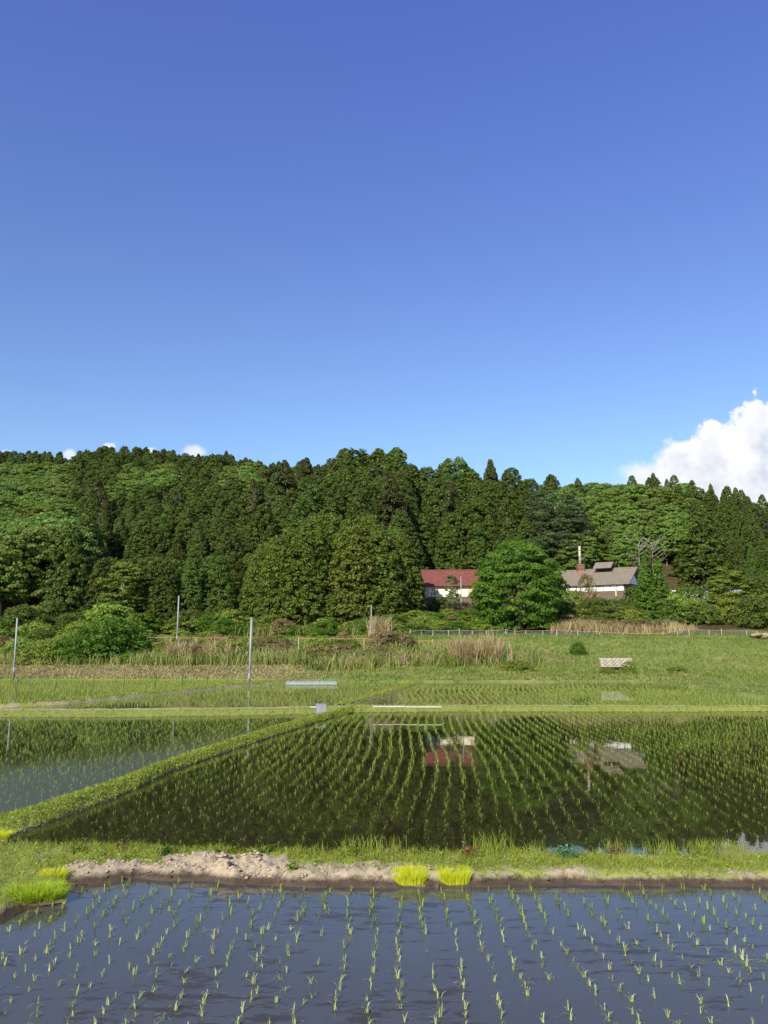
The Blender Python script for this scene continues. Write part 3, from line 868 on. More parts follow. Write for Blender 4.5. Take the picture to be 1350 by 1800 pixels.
n = 46000
x = rng.uniform(-44, 52, n); y = rng.uniform(65.4, 91, n)
k = ((x > -8) | (y > 75)); x, y = x[k], y[k]
q = rng.random(len(x)); 
z = on_ground(x, y); P = np.c_[x, y, z]; k = z > .2; P = P[k]; P = vis(P, -30, 1380)
T = tufted(P, 2, .05); n = len(T)
clump = np.array([fbm(a * .45, b * .45, 7) for a, b in T[:, :2]])
parts = [blades(T, (.10 + .22 * rng.random(n)) * (1 + 1.2 * np.clip(clump, 0, 1)), .045, .3 + .7 * rng.random(n), shade=np.clip(rng.random(n) * .6 + .25 + clump * .9, 0, 1))]
# flat ground right of the far field
n = 9000; x = rng.uniform(20.5, 44, n); y = rng.uniform(42.9, 66, n); y0 = np.interp(x, [15, 21.2, 22], [60.5, 54, 41]); k = (y > y0 + 1.2); P = np.c_[x[k], y[k], np.full(k.sum(), .28)]; P = vis(P)
P = np.r_[P, np.c_[rng.uniform(14, 21.2, 800), rng.uniform(54, 66, 800), np.full(800, .15)]]; P = P[P[:, 1] > np.interp(P[:, 0], [15, 21.2, 22], [60.5, 54, 41]) + .8]
parts.append(blades(P, .12 + .15 * rng.random(len(P)), .035, .3 + .7 * rng.random(len(P))))
stuff('grass', parts, M['bankgrass'], 'green meadow grass covering the sloping bank beyond the rice fields', 'grass')

n = 15000; x = rng.uniform(-38, -3, n); y = rng.uniform(69.2, 73.6, n); k = rng.random(n) < np.clip(1 - (x + 9) / 6, 0, 1); x, y = x[k], y[k]
P = vis(np.c_[x, y, on_ground(x, y)], -30, 1380)
parts = [blades(P, .10 + .22 * rng.random(len(P)), .05, .5 + .8 * rng.random(len(P)))]
n = 4000; x = rng.uniform(3, 24, n); y = 65.9 + rng.random(n) * 1.1; keep = np.array([fbm(a * .35, b * .8, 60) for a, b in zip(x, y)]) > -.05
P = np.c_[x[keep], y[keep], on_ground(x[keep], y[keep])]; parts.append(blades(P, .10 + .15 * rng.random(len(P)), .045, .5 + .8 * rng.random(len(P))))
n = 5000; x = rng.uniform(12, 18, n); y = rng.uniform(74, 84, n); keep = np.array([fbm(a * .4, b * .4, 77) for a, b in zip(x, y)]) > .12
P = np.c_[x[keep], y[keep], on_ground(x[keep], y[keep])]; parts.append(blades(P, .10 + .15 * rng.random(len(P)), .04, .5 + .8 * rng.random(len(P))))
stuff('dry_grass', parts, M['drygrass'], 'strip of tan dry grass along the foot of the bank', 'dry grass')

# reeds in the middle of the bank
def reedbed(n, xr, yr, h, w, dens=None):
    x = rng.uniform(*xr, n); y = rng.uniform(*yr, n)
    if dens is not None: k = np.array([dens(a, b) > rng.random() for a, b in zip(x, y)]); x, y = x[k], y[k]
    P = np.c_[x, y, on_ground(x, y)]; T = tufted(P, 3, .12); n = len(T); cl = np.array([fbm(a * .5, b * .5, 17) for a, b in T[:, :2]])
    return blades(T, h * (.5 + .6 * rng.random(n)) * (1 + .6 * cl), w, .15 + .75 * rng.random(n) ** 1.5, shade=np.clip(.5 + cl * 1.1 + rng.normal(size=n) * .22, 0, 1))


parts = [reedbed(3000, (-23, 14.5), (73.5, 80), 1.5, .055, lambda x, y: .55 + .9 * fbm(x * .3, y * .5, 5) + .25 * ss((80 - y) / 4)),
         reedbed(1500, (-37, -20), (73.5, 78), 1.2, .055, lambda x, y: .3 + .9 * fbm(x * .3, y * .5, 5)),
         reedbed(1500, (-18, 10), (91, 96), 1.6, .06, lambda x, y: .4 + .9 * fbm(x * .3, y * .5, 5))]
stuff('reeds', parts, M['reed'], 'olive and tan reeds growing in a thick band on the bank', 'reeds')
parts = [reedbed(420, (6.5, 10.8), (74.5, 77.5), 2.7, .06), reedbed(90, (-20.5, -18.5), (76, 77), 2.4, .06), reedbed(110, (-17.5, -13.5), (76, 80), 2.2, .06), reedbed(240, (-4, 5), (74, 77), 1.2, .06),
         reedbed(160, (-1.6, .6), (89, 91), 2.4, .06), reedbed(500, (19, 25), (91.5, 95), 1.7, .06), reedbed(900, (22, 36), (92, 96), 1.3, .06), reedbed(300, (-9, -7), (92, 94), 1.6, .06)]
stuff('dry_reeds', parts, M['drygrass'], 'straw coloured dry pampas reeds standing in clumps on the bank', 'reeds')

# ------------------------------------------------------------------ trees
def crown_np(env, H, z0, ncl, rc, per, leaf, seed, flat=.6, fill=.75, droop=.0, aspect=.5, lump=0.0, core=1.0):
    """leaf sprays on many pads spread through an uneven envelope; env(t) = radius at height fraction t"""
    r = np.random.default_rng(seed); tt = []; 
    while len(tt) < ncl:
        t = r.random(600); e = np.array([env(q) for q in t]); tt += list(t[r.random(600) < (e / max(e.max(), .01)).clip(.16)])
    t = np.array(tt[:ncl]); t[:16] = np.linspace(.84, .985, 16); a = r.random(ncl) * 2 * np.pi; e = np.array([env(q) for q in t])
    lob = np.array([1 + lump * fbm(math.cos(q) * 1.2 + seed, math.sin(q) * 1.2, w * 4) * 2 for q, w in zip(a, t)])
    rad = e * lob * (fill + (1 - fill) * np.sqrt(r.random(ncl)) + r.normal(size=ncl) * .05)
    C = np.c_[np.cos(a) * rad, np.sin(a) * rad, z0 + t * (H - z0)]
    rcs = rc * (.65 + .7 * r.random(ncl)) * np.clip(e / (rc * 1.2), .45, 1)
    n = ncl * per; ci = np.repeat(np.arange(ncl), per)
    d = r.normal(size=(n, 3)); d[:, 2] = np.abs(d[:, 2]) * .9 - .25; d /= np.linalg.norm(d, axis=1)[:, None]
    out = np.c_[np.cos(a), np.sin(a), np.full(ncl, .25)][ci]
    d = d + out * .35; d /= np.linalg.norm(d, axis=1)[:, None]
    rr = rcs[ci] * (.75 + .3 * r.random(n))
    P = C[ci] + d * np.c_[rr, rr, rr * flat]
    P[:, 2] -= droop * rr * (1 - d[:, 2])
    nrm = d * [1, 1, 1.4] + r.normal(size=(n, 3)) * .45; nrm /= np.linalg.norm(nrm, axis=1)[:, None]
    ax = out * 1.0 + [0, 0, -.35 - droop] + r.normal(size=(n, 3)) * .5
    ax -= nrm * (ax * nrm).sum(1)[:, None]; ax /= np.linalg.norm(ax, axis=1)[:, None] + 1e-6
    b = np.cross(nrm, ax); L = leaf * (.6 + .7 * r.random(n))
    V = np.stack([P - ax * (L * .5)[:, None], P + b * (L * aspect * .5)[:, None], P + ax * (L * .6)[:, None], P - b * (L * aspect * .5)[:, None]], 1).reshape(-1, 3)
    V += r.normal(size=V.shape) * leaf * .05
    o = (np.arange(n) * 4)[:, None]; F = np.stack([o + [0, 1, 2], o + [0, 2, 3]], 1).reshape(-1, 3)
    sh = np.clip(.5 + r.normal(size=ncl)[ci] * .16 + r.normal(size=n) * .14, 0, 1)
    return V, F, np.repeat(sh, 4)


def trunk_mb(H, r0, seed, limbs=0, lean=.02, zl=(.35, .8), ll=.25, top=.95):
    r = random.Random(seed); mb = MB(); pts = []; dx, dy = r.uniform(-lean, lean), r.uniform(-lean, lean)
    for k in range(7):
        q = k / 6 * top; pts.append((dx * H * q + r.uniform(-.04, .04), dy * H * q + r.uniform(-.04, .04), H * q - .25 * (k == 0)))
    mb.tube(pts, [r0 * (1.35 if k == 0 else 1 - .15 * k) for k in range(7)], 7)
    for k in range(limbs):
        q = r.uniform(*zl); a = r.uniform(0, 6.28); L = H * ll * r.uniform(.7, 1.2); b = Vector((dx * H * q, dy * H * q, H * q))
        m = b + Vector((math.cos(a) * L * .5, math.sin(a) * L * .5, L * .32)); e = b + Vector((math.cos(a) * L, math.sin(a) * L, L * .75))
        mb.tube([b, m, e], [r0 * .5, r0 * .3, r0 * .1], 5)
        for s_ in range(2):
            a2 = a + r.uniform(-.9, .9); e2 = m + Vector((math.cos(a2) * L * .5, math.sin(a2) * L * .5, L * r.uniform(.1, .5)))
            mb.tube([m, e2], [r0 * .22, r0 * .06], 4)
    return mb


def cone(R, p=1.0, q=.12, shoulder=.10):
    return lambda t: R * ((1 - t) ** p) * min(1, (t + .03) / shoulder) ** .6 + q * R * (t < 1) * (1 - t) ** .5


def dome(R, pw=2.3): return lambda t: R * max(0, 1 - abs(2 * t - .85) ** pw / (1.15 ** pw)) ** .5


class Kind:
    def __init__(s, name, crowns, trunks, H): s.name, s.crowns, s.trunks, s.H = name, crowns, trunks, H


def mk(name, H, variants, m, tm, r0, limbs=0, zl=(.35, .8), ll=.25):
    cr = []; tr = []
    for k, a in enumerate(variants):
        V, F, A = crown_np(*a); cr.append(mesh_np(name + '_crown', V, F, m, A))
        tr.append(trunk_mb(H, r0, k * 3 + len(name), limbs, zl=zl, ll=ll).mesh(name + '_trunk', tm))
    return Kind(name, cr, tr, H)


# unit height 12 m; scaled in use
def cyp(R, p, seed, z0=1.0, ncl=560, per=30): return (cone(R, p, .18, .12), 12.2, z0, ncl, .42, per, .30, seed, .72, .70, .35, .55, .16)


K = {}
M['grove'] = leafmat('grove cypress foliage', (.050, .088, .010), (.100, .152, .018), (.180, .230, .032), objvar=.18)  # lighter copy of the cypress foliage: sunlit canopy put into the colour
K['cypress'] = mk('cypress', 12, [cyp(3.0, .60, 1), cyp(2.8, .72, 2), cyp(3.3, .56, 3), cyp(2.9, .85, 4), cyp(2.6, .5, 5)], M['cypress'], M['bark'], .17)
K['grove'] = mk('cypress', 12, [cyp(2.9, .50, 6, .5, 1050, 26), cyp(3.0, .46, 7, .5, 1050, 26), cyp(2.8, .55, 8, .5, 1000, 26)], M['grove'], M['bark'], .17)
K['cedar'] = mk('cedar', 12, [(cone(2.7, .95, .12, .14), 12.2, 1.8, 240, .55, 44, .42, 11, .7, .6, .7, .45, .2), (cone(2.4, .9, .14, .12), 12.2, 1.8, 220, .52, 44, .42, 12, .7, .6, .7, .45, .25)], M['cedar'], M['bark'], .18)
K['oak'] = mk('oak', 12, [(dome(4.2), 11.5, 3.2, 330, .66, 52, .33, 21 + k, .7, .55, 0, .62, .35) for k in range(3)], M['oak'], M['bark'], .2, 7, (.25, .6), .3)
K['oakdark'] = mk('oakdark', 12, [(dome(4.0), 11.5, 2.2, 330, .64, 52, .32, 31 + k, .66, .55, 0, .62, .35) for k in range(3)], M['oakdark'], M['bark'], .2, 6, (.25, .6), .3)
K['oakyellow'] = mk('oakyellow', 12, [(dome(4.2), 11.5, 2.6, 170, .95, 70, .40, 41 + k, .4, .55, 0, .62, .45) for k in range(2)], M['oakyellow'], M['palebark'], .18, 8, (.2, .6), .32)
K['spire'] = mk('spire', 12, [(cone(2.6, .95, .10, .10), 12.1, .2, 360, .46, 40, .34, 61 + k, .8, .62, .1, .5, .2) for k in range(2)], M['bright'], M['bark'], .16)
K['pine'] = mk('pine', 12, [(dome(3.4, 3), 12, 3.0, 130, .85, 90, .40, 51 + k, .35, .45, 0, .3, .5) for k in range(2)], M['pine'], M['palebark'], .2, 12, (.2, .9), .24)
TL = {'grove': ('cypress_tree', '', 'tree', ''), 'cypress': ('cypress_tree', 'dark green cypress standing among many alike in the hillside plantation', 'tree', 'cypress trees covering the hill'),
      'cedar': ('cedar_tree', 'pointed brownish green cedar rising among the hillside cypresses', 'tree', 'cedar trees on the hill'),
      'oak': ('broadleaf_tree', 'lighter green round crowned broadleaf tree on the wooded hillside', 'tree', 'light green broadleaf trees on the hill'),
      'oakdark': ('broadleaf_tree', 'dark green spreading broadleaf tree low on the wooded hillside', 'tree', 'dark broadleaf trees on the hill'),
      'oakyellow': ('broadleaf_tree', 'yellow green spreading broadleaf tree on the wooded hillside', 'tree', 'yellow green broadleaf trees on the hill'),
      'spire': ('conifer_tree', 'light green conical conifer', 'tree', 'conical conifers'),
      'pine': ('pine_tree', 'blue green pine with layered branches on the wooded hillside', 'tree', 'pines on the hill')}


def zone(px, py, y, sky=False):
    names = [(40, 'at the left edge'), (105, 'above the leftmost pole'), (175, 'above the mounded bright shrub'), (245, 'above the light branching tree'), (300, 'left of the second pole'), (345, 'above the second pole'),
             (400, 'between the second and third poles'), (455, 'above the third pole'), (510, 'above the left end of the grove'), (580, 'above the left half of the grove'), (640, 'above the middle of the grove'),
             (705, 'above the fourth pole'), (760, 'above the left end of the red roof'), (840, 'above the red roof'), (915, 'above the left part of the round tree'), (990, 'above the right part of the round tree'),
             (1045, 'above the chimney'), (1115, 'above the tiled roof'), (1185, 'above the conical conifers'), (1250, 'above the white roofed shed'), (1310, 'above the layered tree'), (9999, 'at the right edge')]
    side = next(n for lim, n in names if px < lim)
    lim = np.interp(px, [p[0] for p in SKY], [p[1] for p in SKY])
    lev = 'on the skyline' if py < lim + 14 else 'high on the slope' if py < lim + 50 else 'halfway up the slope' if py < lim + 110 else 'low on the slope'
    return lev, side


def tree(kind, x, y, h, label=None, wide=1.0, z=None, group=True, parts_=True):
    k = K[kind]; i = rng.integers(len(k.crowns)); s_ = h / k.H
    nm, lb, cat, grp = TL[kind]
    z = terrain(x, y) - .1 if z is None else z
    if label is None:
        px_, py_ = proj(x, y, z + h); lev, side = zone(px_, py_, y)
        adj = {'grove': 'cypress', 'cypress': 'dark green cypress', 'cedar': 'pointed brownish cedar', 'oak': 'light green round tree', 'oakdark': 'dark spreading broadleaf tree', 'oakyellow': 'yellow green spreading tree', 'pine': 'blue green layered pine'}[kind]
        if kind == 'grove': _, side = zone(px_, py_, y); rw = 'front row' if y < 103 else 'second row' if y < 109 else 'back rows'; lb = f'cypress in the {rw} of the grove, {side.replace("above", "behind") if "pole" in side else side.replace("above", "at")}'; grp = 'cypresses of the front grove, ' + rw + ', ' + side
        elif wide > 1.13: adj = 'broad ' + adj; lb = f'{adj} {lev}, {side}'; grp = f"{adj.replace('cypress', 'cypresse')}s {lev} {side}"
        else: lb = f'{adj} {lev}, {side}'; grp = f"{adj.replace('cypress', 'cypresse')}s {lev} {side}"
    o = empty(nm, (x, y, z), label or lb, cat, None if label else grp, rng.random() * 6.28, (s_ * wide, s_ * wide, s_))
    link('crown', k.crowns[i], o); link('trunk', k.trunks[i], o)
    return o


def region(px, py, yd):
    """which kind grows where, read off the photograph"""
    r = rng.random()
    if px < 60 and py > 835: return 'oak'
    if px < 125 and 818 < py < 1010: return 'oak' if r < .85 else 'oakyellow'
    if px < 140 and py >= 1000: return 'oakdark' if r < .6 else 'oak'
    if px < 170 and py > 960: return 'oakdark'
    if 395 < px < 455 and 818 < py < 875 and yd > 170: return 'oak'
    if 225 < px < 300 and 820 < py < 855: return 'oak' if r < .7 else 'cypress'
    if 985 < px < 1215 and 850 < py < 955: return 'oak' if r < .78 else ('oakdark' if r < .9 else 'oakyellow')
    if 935 < px < 1035 and 870 < py < 1010: return 'pine' if r < .7 else 'cypress'
    if 1030 < px < 1200 and 950 <= py < 1060: return 'oakdark' if r < .7 else 'pine'
    if 160 < px < 440 and py > 1010 and yd < 112: return 'oakdark'
    if r < .05 and yd > 119: return 'cedar'
    return 'cypress'


cand = []
step = 4.0
yy = 97.0
while yy < 262:
    sp = step * (1 + (yy - 97) / 600)
    xx = -.56 * yy
    while xx < .56 * yy:
        x = xx + rng.normal() * sp * .22; y = yy + rng.normal() * sp * .25; xx += sp
        u = x / y; Dr = float(np.interp(u, DR_U, DR_D))
        if y > Dr + 9: continue
        yb = float(np.interp(u, [-.6, -.17, -.10, -.05, .03, .06, .5, .7], [97, 98, 99, 99, 101, 134, 136, 132]))
        if y < yb: continue
        if 3.5 < x < 48 and y < 137: continue
        if -.165 < u < .07 and 119 < y < 129: continue
        cand.append((x, y))
    yy += sp * .9
items = []
for (x, y) in cand:
    z = terrain(x, y); u = x / y; Dr = float(np.interp(u, DR_U, DR_D))
    w = float(np.interp(u, SU, SW)); ztop = CAMH + y * w
    h = rng.uniform(8.5, 11.0) if u < -.17 else rng.uniform(10.5, 13.5) if u < .17 else rng.uniform(7.0, 9.5)
    if y < 118 and u < .06: h = rng.uniform(11.0, 13.5)
    cap = 1.0 + rng.normal() * .25
    if u > .2: cap = .2 + rng.normal() * .25
    if z + h > ztop + cap: h = max(5.0, ztop + cap - z)
    if h < 5.5 and y > Dr: continue
    px, py = proj(x, y, z + h)
    if px < -50 or px > 1400: continue
    # the front grove tapers off towards its right end, above the red-roofed house
    if y < 119 and px > 435:
        lim = np.interp(px, [435, 470, 520, 570, 620, 670, 710, 735, 745], [990, 955, 930, 913, 902, 915, 945, 985, 1015]) + rng.normal() * 6; zt = CAMH + y * slope(lim)
        if z + h > zt: h = zt - z
        if h < 4 or px > 742: continue
        if y < 119 and h < zt - z - 1.5 and rng.random() < .9: h = min(13.5, zt - z)
        py = proj(x, y, z + h)[1]
    if y < 119 and px < 435 and px > 170:
        lim = np.interp(px, [170, 300, 400, 450, 560, 600], [980, 985, 975, 960, 915, 900]); zt = CAMH + y * slope(lim); 
        if z + h > zt: h = max(6, zt - z)
        py = proj(x, y, z + h)[1]
    kd = region(px, py + 8, y)
    items.append([kd, x, y, z, h, px, py])
# how much of each shows: nearer rows hide what stands behind; the ones whose tops stay clear show largest
items.sort(key=lambda q: q[2])
hor = np.full(1500, 1200.0)
for it in items:
    kd, x, y, z, h, px, py = it
    w_ = 1400 * (2.3 if kd in ('cypress', 'cedar') else 3.8) * h / 12 / y
    a, b = int(max(0, px - w_ * .6 + 50)), int(min(1499, px + w_ * .6 + 50)); b = max(b, a + 1)
    base = proj(x, y, z)[1]
    it.append(max(0.0, float(np.mean(np.minimum(hor[a:b], base))) - py) * w_)
    hor[a:b] = np.minimum(hor[a:b], py + 6)
cyps = sorted([it for it in items if it[0] == 'cypress'], key=lambda q: -q[7])
print('trees', len(items), 'cypress', len(cyps), 'hidden', sum(it[7] <= 0 for it in items))
stuffc = []
for n_, it in enumerate(cyps):
    kd, x, y, z, h, px, py, vs = it
    if n_ < 296: tree('grove' if y < 119 and 435 < px < 745 else 'cypress', x, y, h, wide=rng.uniform(.9, 1.25) * (.72 if px > 1000 else 1), z=z - .1)
    elif vs > -1: stuffc.append(it)
for it in items:
    if it[0] != 'cypress': tree(it[0], it[1], it[2], it[4] * (1.0 if it[0] != 'cedar' else 1.12), wide=rng.uniform(.9, 1.15), z=it[3] - .1)
if stuffc:
    lows = [crown_np(cone(2.5, .62 + .06 * k, .15, .16), 12.2, 1.5, 190, .55, 11, .62, 70 + k, .75, .68, .3, .55, .14) for k in range(3)]
    ps = []
    for kd, x, y, z, h, px, py, vs in stuffc:
        V, F, A = lows[rng.integers(3)]; a = rng.random() * 6.28; c, s_ = math.cos(a), math.sin(a); k = h / 12
        ps.append((np.c_[(V[:, 0] * c - V[:, 1] * s_) * k + x, (V[:, 0] * s_ + V[:, 1] * c) * k + y, V[:, 2] * k + z], F, A))
    stuff('cypress_wood', ps, M['cypress'], 'mass of further cypresses filling the wooded hill between the nearer trees', 'wood')
    print('stuff trees', len(stuffc))

# trees one can tell apart
def tree_at(kind, px, pyb, pyt, Y, label, wide=1.0):
    p = PD(px, pyb, Y); q = PD(px, pyt, Y); return tree(kind, p.x, Y, q.z - p.z, label, wide, z=p.z)


tree_at('cedar', 866, 1000, 812, 166, 'narrow pointed cedar standing above the skyline right of the centre', .8)
tree_at('cedar', 690, 1000, 842, 132, 'tall brownish cedar above the left end of the red roofed house', 1.15)
tree_at('cedar', 655, 990, 815, 148, 'brown tinged cedar just left of the tall cedar above the red roof', 1.1)
tree_at('cedar', 497, 960, 812, 150, 'shaggy cedar with a pointed top, left one of two in the skyline dip', 1.1)
tree_at('cedar', 537, 960, 808, 162, 'shaggy cedar with a pointed top, right one of two in the skyline dip', 1.0)
tree_at('cedar', 442, 970, 845, 158, 'brownish cedar on the slope below the light green crowns', 1.1)
tree_at('oakdark', 800, 960, 800, 168, 'rounded tree breaking the skyline above the red roofed house', .7)
tree_at('cypress', 665, 1000, 793, 162, 'rounded cypress on the highest point of the middle skyline, left of its neighbour', 1.3)
tree_at('cypress', 697, 1000, 791, 160, 'cypress on the highest point of the middle skyline, right of its neighbour', 1.3)
tree_at('cypress', 622, 1000, 794, 163, 'broad cypress at the left shoulder of the middle skyline', 1.4)
tree_at('oakyellow', 215, 1095, 985, 97, 'light green tree with visible branches at the foot of the wood on the left', .95)
tree_at('oakdark', 262, 1095, 975, 99, 'bluish green broadleaf tree right beside the light green branching tree', .8)
tree_at('oakyellow', 1075, 1060, 972, 140, 'flat yellow green tree just behind the tiled roof', 1.3)
tree_at('oakyellow', 1290, 1100, 1000, 104, 'wide layered light green tree at the right edge in front of the sheds', 1.15)
tree_at('oakdark', 1335, 1100, 1010, 102, 'dark green tree at the right edge beside the wide layered tree', .9)
tree_at('oak', 1215, 1100, 1055, 99, 'low green tree in the hedge below the white roofed shed', 1.1)
tree_at('cypress', 1240, 1060, 895, 139, 'large pyramid shaped cypress on the right above the sheds', 1.3)
tree_at('spire', 1139, 1100, 974, 100, 'light green conical conifer, left spire of the pair right of the tiled house', .85)
tree_at('spire', 1162, 1100, 978, 101.5, 'light green conical conifer, right spire of the pair right of the tiled house', .85)
tree_at('pine', 795, 1085, 1012, 104, 'thin dark conifer standing in front of the red roofed house', .55)
tree_at('pine', 985, 1010, 870, 141, 'tall blue green pine behind the big round tree', 1.15)
tree_at('pine', 1003, 1030, 905, 139, 'blue green pine left of the chimney', 1.0)

# the big round tree in the middle
big = PD(914, 1102, 96); 
bt = empty('broadleaf_tree', (big.x, 96, big.z - .2), 'huge bright green rounded tree between the two houses, foliage down to the ground', 'tree')
V, F, A = crown_np(lambda t: 5.1 * max(0, 1 - abs(1.75 * t - .55) ** 2.2 / 1.32) ** .55, 10.9, .0, 620, .72, 80, .33, 81, .5, .66, .25, .5, .26)
link('crown', mesh_np('big_tree_crown', V, F, M['bright'], A), bt)
trunk_mb(10, .32, 5, 9, zl=(.12, .7), ll=.3).build('trunk', M['bark'], bt)

# bare branched trees on the right slope
for k, (px, pb, pt, Y, lb) in enumerate(((1128, 1040, 948, 140, 'leafless pale branched tree on the slope, left one above the tiled roof'), (1150, 1035, 942, 142, 'leafless pale branched tree on the slope, right one above the tiled roof'))):
    p = PD(px, pb, Y - 6); h = PD(px, pt, Y - 6).z - p.z
    t = empty('bare_tree', p, lb, 'tree'); trunk_mb(h, .10, 40 + k, 18, lean=.06, zl=(.35, .9), ll=.3, top=.9).build('trunk', M['palebark'], t)

# shrubs
def bushmesh(seed, m, R=1.6, H=2.0, lf=.15, ncl=150, flat=.75):
    V, F, A = crown_np(lambda t: R * max(0, 1 - (t * 1.02) ** 2.4) ** .55, H, .0, ncl, .32, 44, lf, seed, flat, .6, .1, .5, .4); return mesh_np('shrub', V, F, m, A)


BM = {'bush': [bushmesh(90 + k, M['bush']) for k in range(3)], 'bright': [bushmesh(95 + k, M['bright']) for k in range(2)],
      'dark': [bushmesh(99 + k, M['oakdark']) for k in range(2)], 'dry': [bushmesh(103 + k, M['drybush'], ncl=90) for k in range(2)]}
SL = {'bush': ('green shrub in the hedge of shrubs at the foot of the wood', 'green shrubs on the bank'), 'bright': ('bright green leafy shrub at the foot of the wood', 'bright shrubs on the bank'),
      'dark': ('dark green shrub in the hedge at the foot of the wood', 'dark shrubs on the bank'), 'dry': ('tan half dead shrub among the green shrubs on the bank', 'dry shrubs on the bank')}


def shrub(kind, px, Y, wpx, hpx, label=None, sink=.15):
    x = (px - 675) / 1400 * Y * .99; z = terrain(x, Y) - sink
    o = link('shrub', BM[kind][rng.integers(len(BM[kind]))], None, (x, Y, z), rng.random() * 6.28, (wpx * Y / 1400 / 3.0, wpx * Y / 1400 / 3.0, hpx * Y / 1400 / 2.0))
    wh = 'left of the leftmost pole' if px < 24 else 'just right of the leftmost pole' if px < 95 else 'between the left edge and the mounded shrub' if px < 150 else 'beside the mounded shrub' if px < 255 else 'beside the second pole' if px < 345 else 'between the second and third poles' if px < 438 else 'right of the third pole' if px < 520 else 'below the middle of the grove' if px < 610 else 'near the fourth pole' if px < 700 else 'below the left end of the red roof' if px < 770 else 'below the red roofed house' if px < 870 else 'beside the big round tree' if px < 1000 else 'below the tiled house' if px < 1125 else 'by the conical conifers' if px < 1190 else 'below the white roofed shed' if px < 1260 else 'below the layered tree'
    dp = 'in front' if Y < 90 else 'at the fence line' if Y < 97 else 'further back'
    ad = {'bush': 'green shrub', 'bright': 'bright green leafy shrub', 'dark': 'dark green shrub', 'dry': 'tan half dead shrub'}[kind]
    return props(o, label or f'{ad} {wh}, {dp}', 'shrub', None if label else f'{ad}s {wh} {dp}')


shrub('bright', 195, 78, 118, 72, 'large mounded bright green shrub on the bank, left of the orange rope')
shrub('bright', 1015, 79, 26, 22, 'small dark leafy shrub alone on the open grass slope')
shrub('bush', 905, 72, 52, 20, 'low dark shrub at the foot of the green net post')
shrub('bush', 1102, 70.5, 24, 22, 'small shrub growing over the right end of the block wall')
shrub('bush', 1065, 70.3, 26, 12, 'low shrub at the left foot of the block wall')
shrub('bush', 1185, 71, 36, 12, 'low spreading shrub on the grass slope right of the block wall')
for k in range(20):   # left mass
    shrub(rng.choice(['bush', 'bush', 'bright', 'dry', 'dark'], p=[.50, .12, .24, .1, .04]), rng.uniform(-30, 240), rng.uniform(76, 88), rng.uniform(50, 100), rng.uniform(26, 48))
for k in range(12):
    shrub(rng.choice(['bush', 'bright', 'dark']), rng.uniform(-20, 250), rng.uniform(86, 96), rng.uniform(60, 100), rng.uniform(34, 60))
for k in range(26):   # hedge under the grove
    shrub(rng.choice(['bright', 'bush', 'dry'], p=[.6, .3, .1]), rng.uniform(390, 760), rng.uniform(91, 97), rng.uniform(34, 60), rng.uniform(18, 34))
for k in range(10):   # filling the gap under the left end of the grove
    shrub(rng.choice(['bush', 'dark', 'bright']), rng.uniform(270, 440), rng.uniform(94, 99), rng.uniform(50, 80), rng.uniform(26, 44))
for k in range(30):   # among the reeds
    shrub(rng.choice(['bush', 'dry']), rng.uniform(240, 720), rng.uniform(78, 84), rng.uniform(34, 70), rng.uniform(16, 34))
for k in range(30):   # below and right of the houses
    shrub(rng.choice(['bush', 'dry', 'dark', 'bright'], p=[.45, .25, .1, .2]), rng.uniform(685, 870), rng.uniform(92, 102), rng.uniform(30, 58), rng.uniform(14, 24))
for k in range(34):
    px = rng.uniform(985, 1380)
    shrub(rng.choice(['dark', 'bush'], p=[.6, .4]), px, rng.uniform(96, 101) if px < 1125 else rng.uniform(97, 108), rng.uniform(40, 76), rng.uniform(24, 36) if px < 1125 else rng.uniform(30, 52))
shrub('dark', 1050, 100, 70, 44, 'dark rounded shrub in front of the boarded house wall')
shrub('dark', 1082, 101, 56, 40, 'dark shrub at the right end of the boarded house wall')
shrub('bush', 1010, 103, 44, 50, 'tall shrub against the left part of the boarded house')
shrub('dry', 998, 95, 42, 28, 'rounded tan dead bush beside the big round tree')
shrub('dry', 1035, 112, 34, 60, 'brown dead shrub standing before the left half of the boarded house')
for px in (1060, 1100, 1130, 1165): shrub('dry', px, 94.5, 44, 20)
shrub('dark', 775, 110, 34, 24, 'dark shrub below the cream wall of the red roofed house')
shrub('dry', 815, 106, 36, 24, 'tangle of brownish shrub below the cream wall')

# ------------------------------------------------------------------ the red roofed house
def house_frame(px, py, Y, yaw):
    p = PD(px, py, Y); return p, yaw


def gable_roof(L, D, over, rise, th=.10, overl=.5):
    """roof of two slopes, ridge along x, eaves at z=0"""
    mb = MB(); y0 = -D / 2 - over; sl = rise / (D / 2); z0 = -over * sl
    a = L / 2 + overl
    prof = [(y0, z0), (0, rise), (-y0, z0), (-y0, z0 + th), (0, rise + th * 1.2), (y0, z0 + th)]
    v = [(-a, y, z) for y, z in prof] + [(a, y, z) for y, z in prof]; n = 6
    f = [tuple(range(n))[::-1], tuple(range(n, 2 * n))] + [(i, (i + 1) % n, n + (i + 1) % n, n + i) for i in range(n)]
    return mb.add(v, [tuple(q) for q in f])


def roof_seams(L, D, over, rise, m, parent, pitch, w=.05, h=.05, overl=.5, th=.10):
    sl = rise / (D / 2); ln = math.hypot(D / 2 + over, (D / 2 + over) * sl); ang = math.atan(sl)
    me = MB().box((0, 0, 0), (w, ln, h)).mesh('seam', m); k = int((L + 2 * overl) / pitch)
    for s_ in (-1, 1):
        for i in range(k + 1):
            o = link('seam', me, parent); o.location = (-L / 2 - overl + .03 + i * ((L + 2 * overl - .06) / k), s_ * (D / 2 + over) / 2, rise - (D / 2 + over) / 2 * sl + th * 1.1)
            o.rotation_euler = (-s_ * ang, 0, 0)


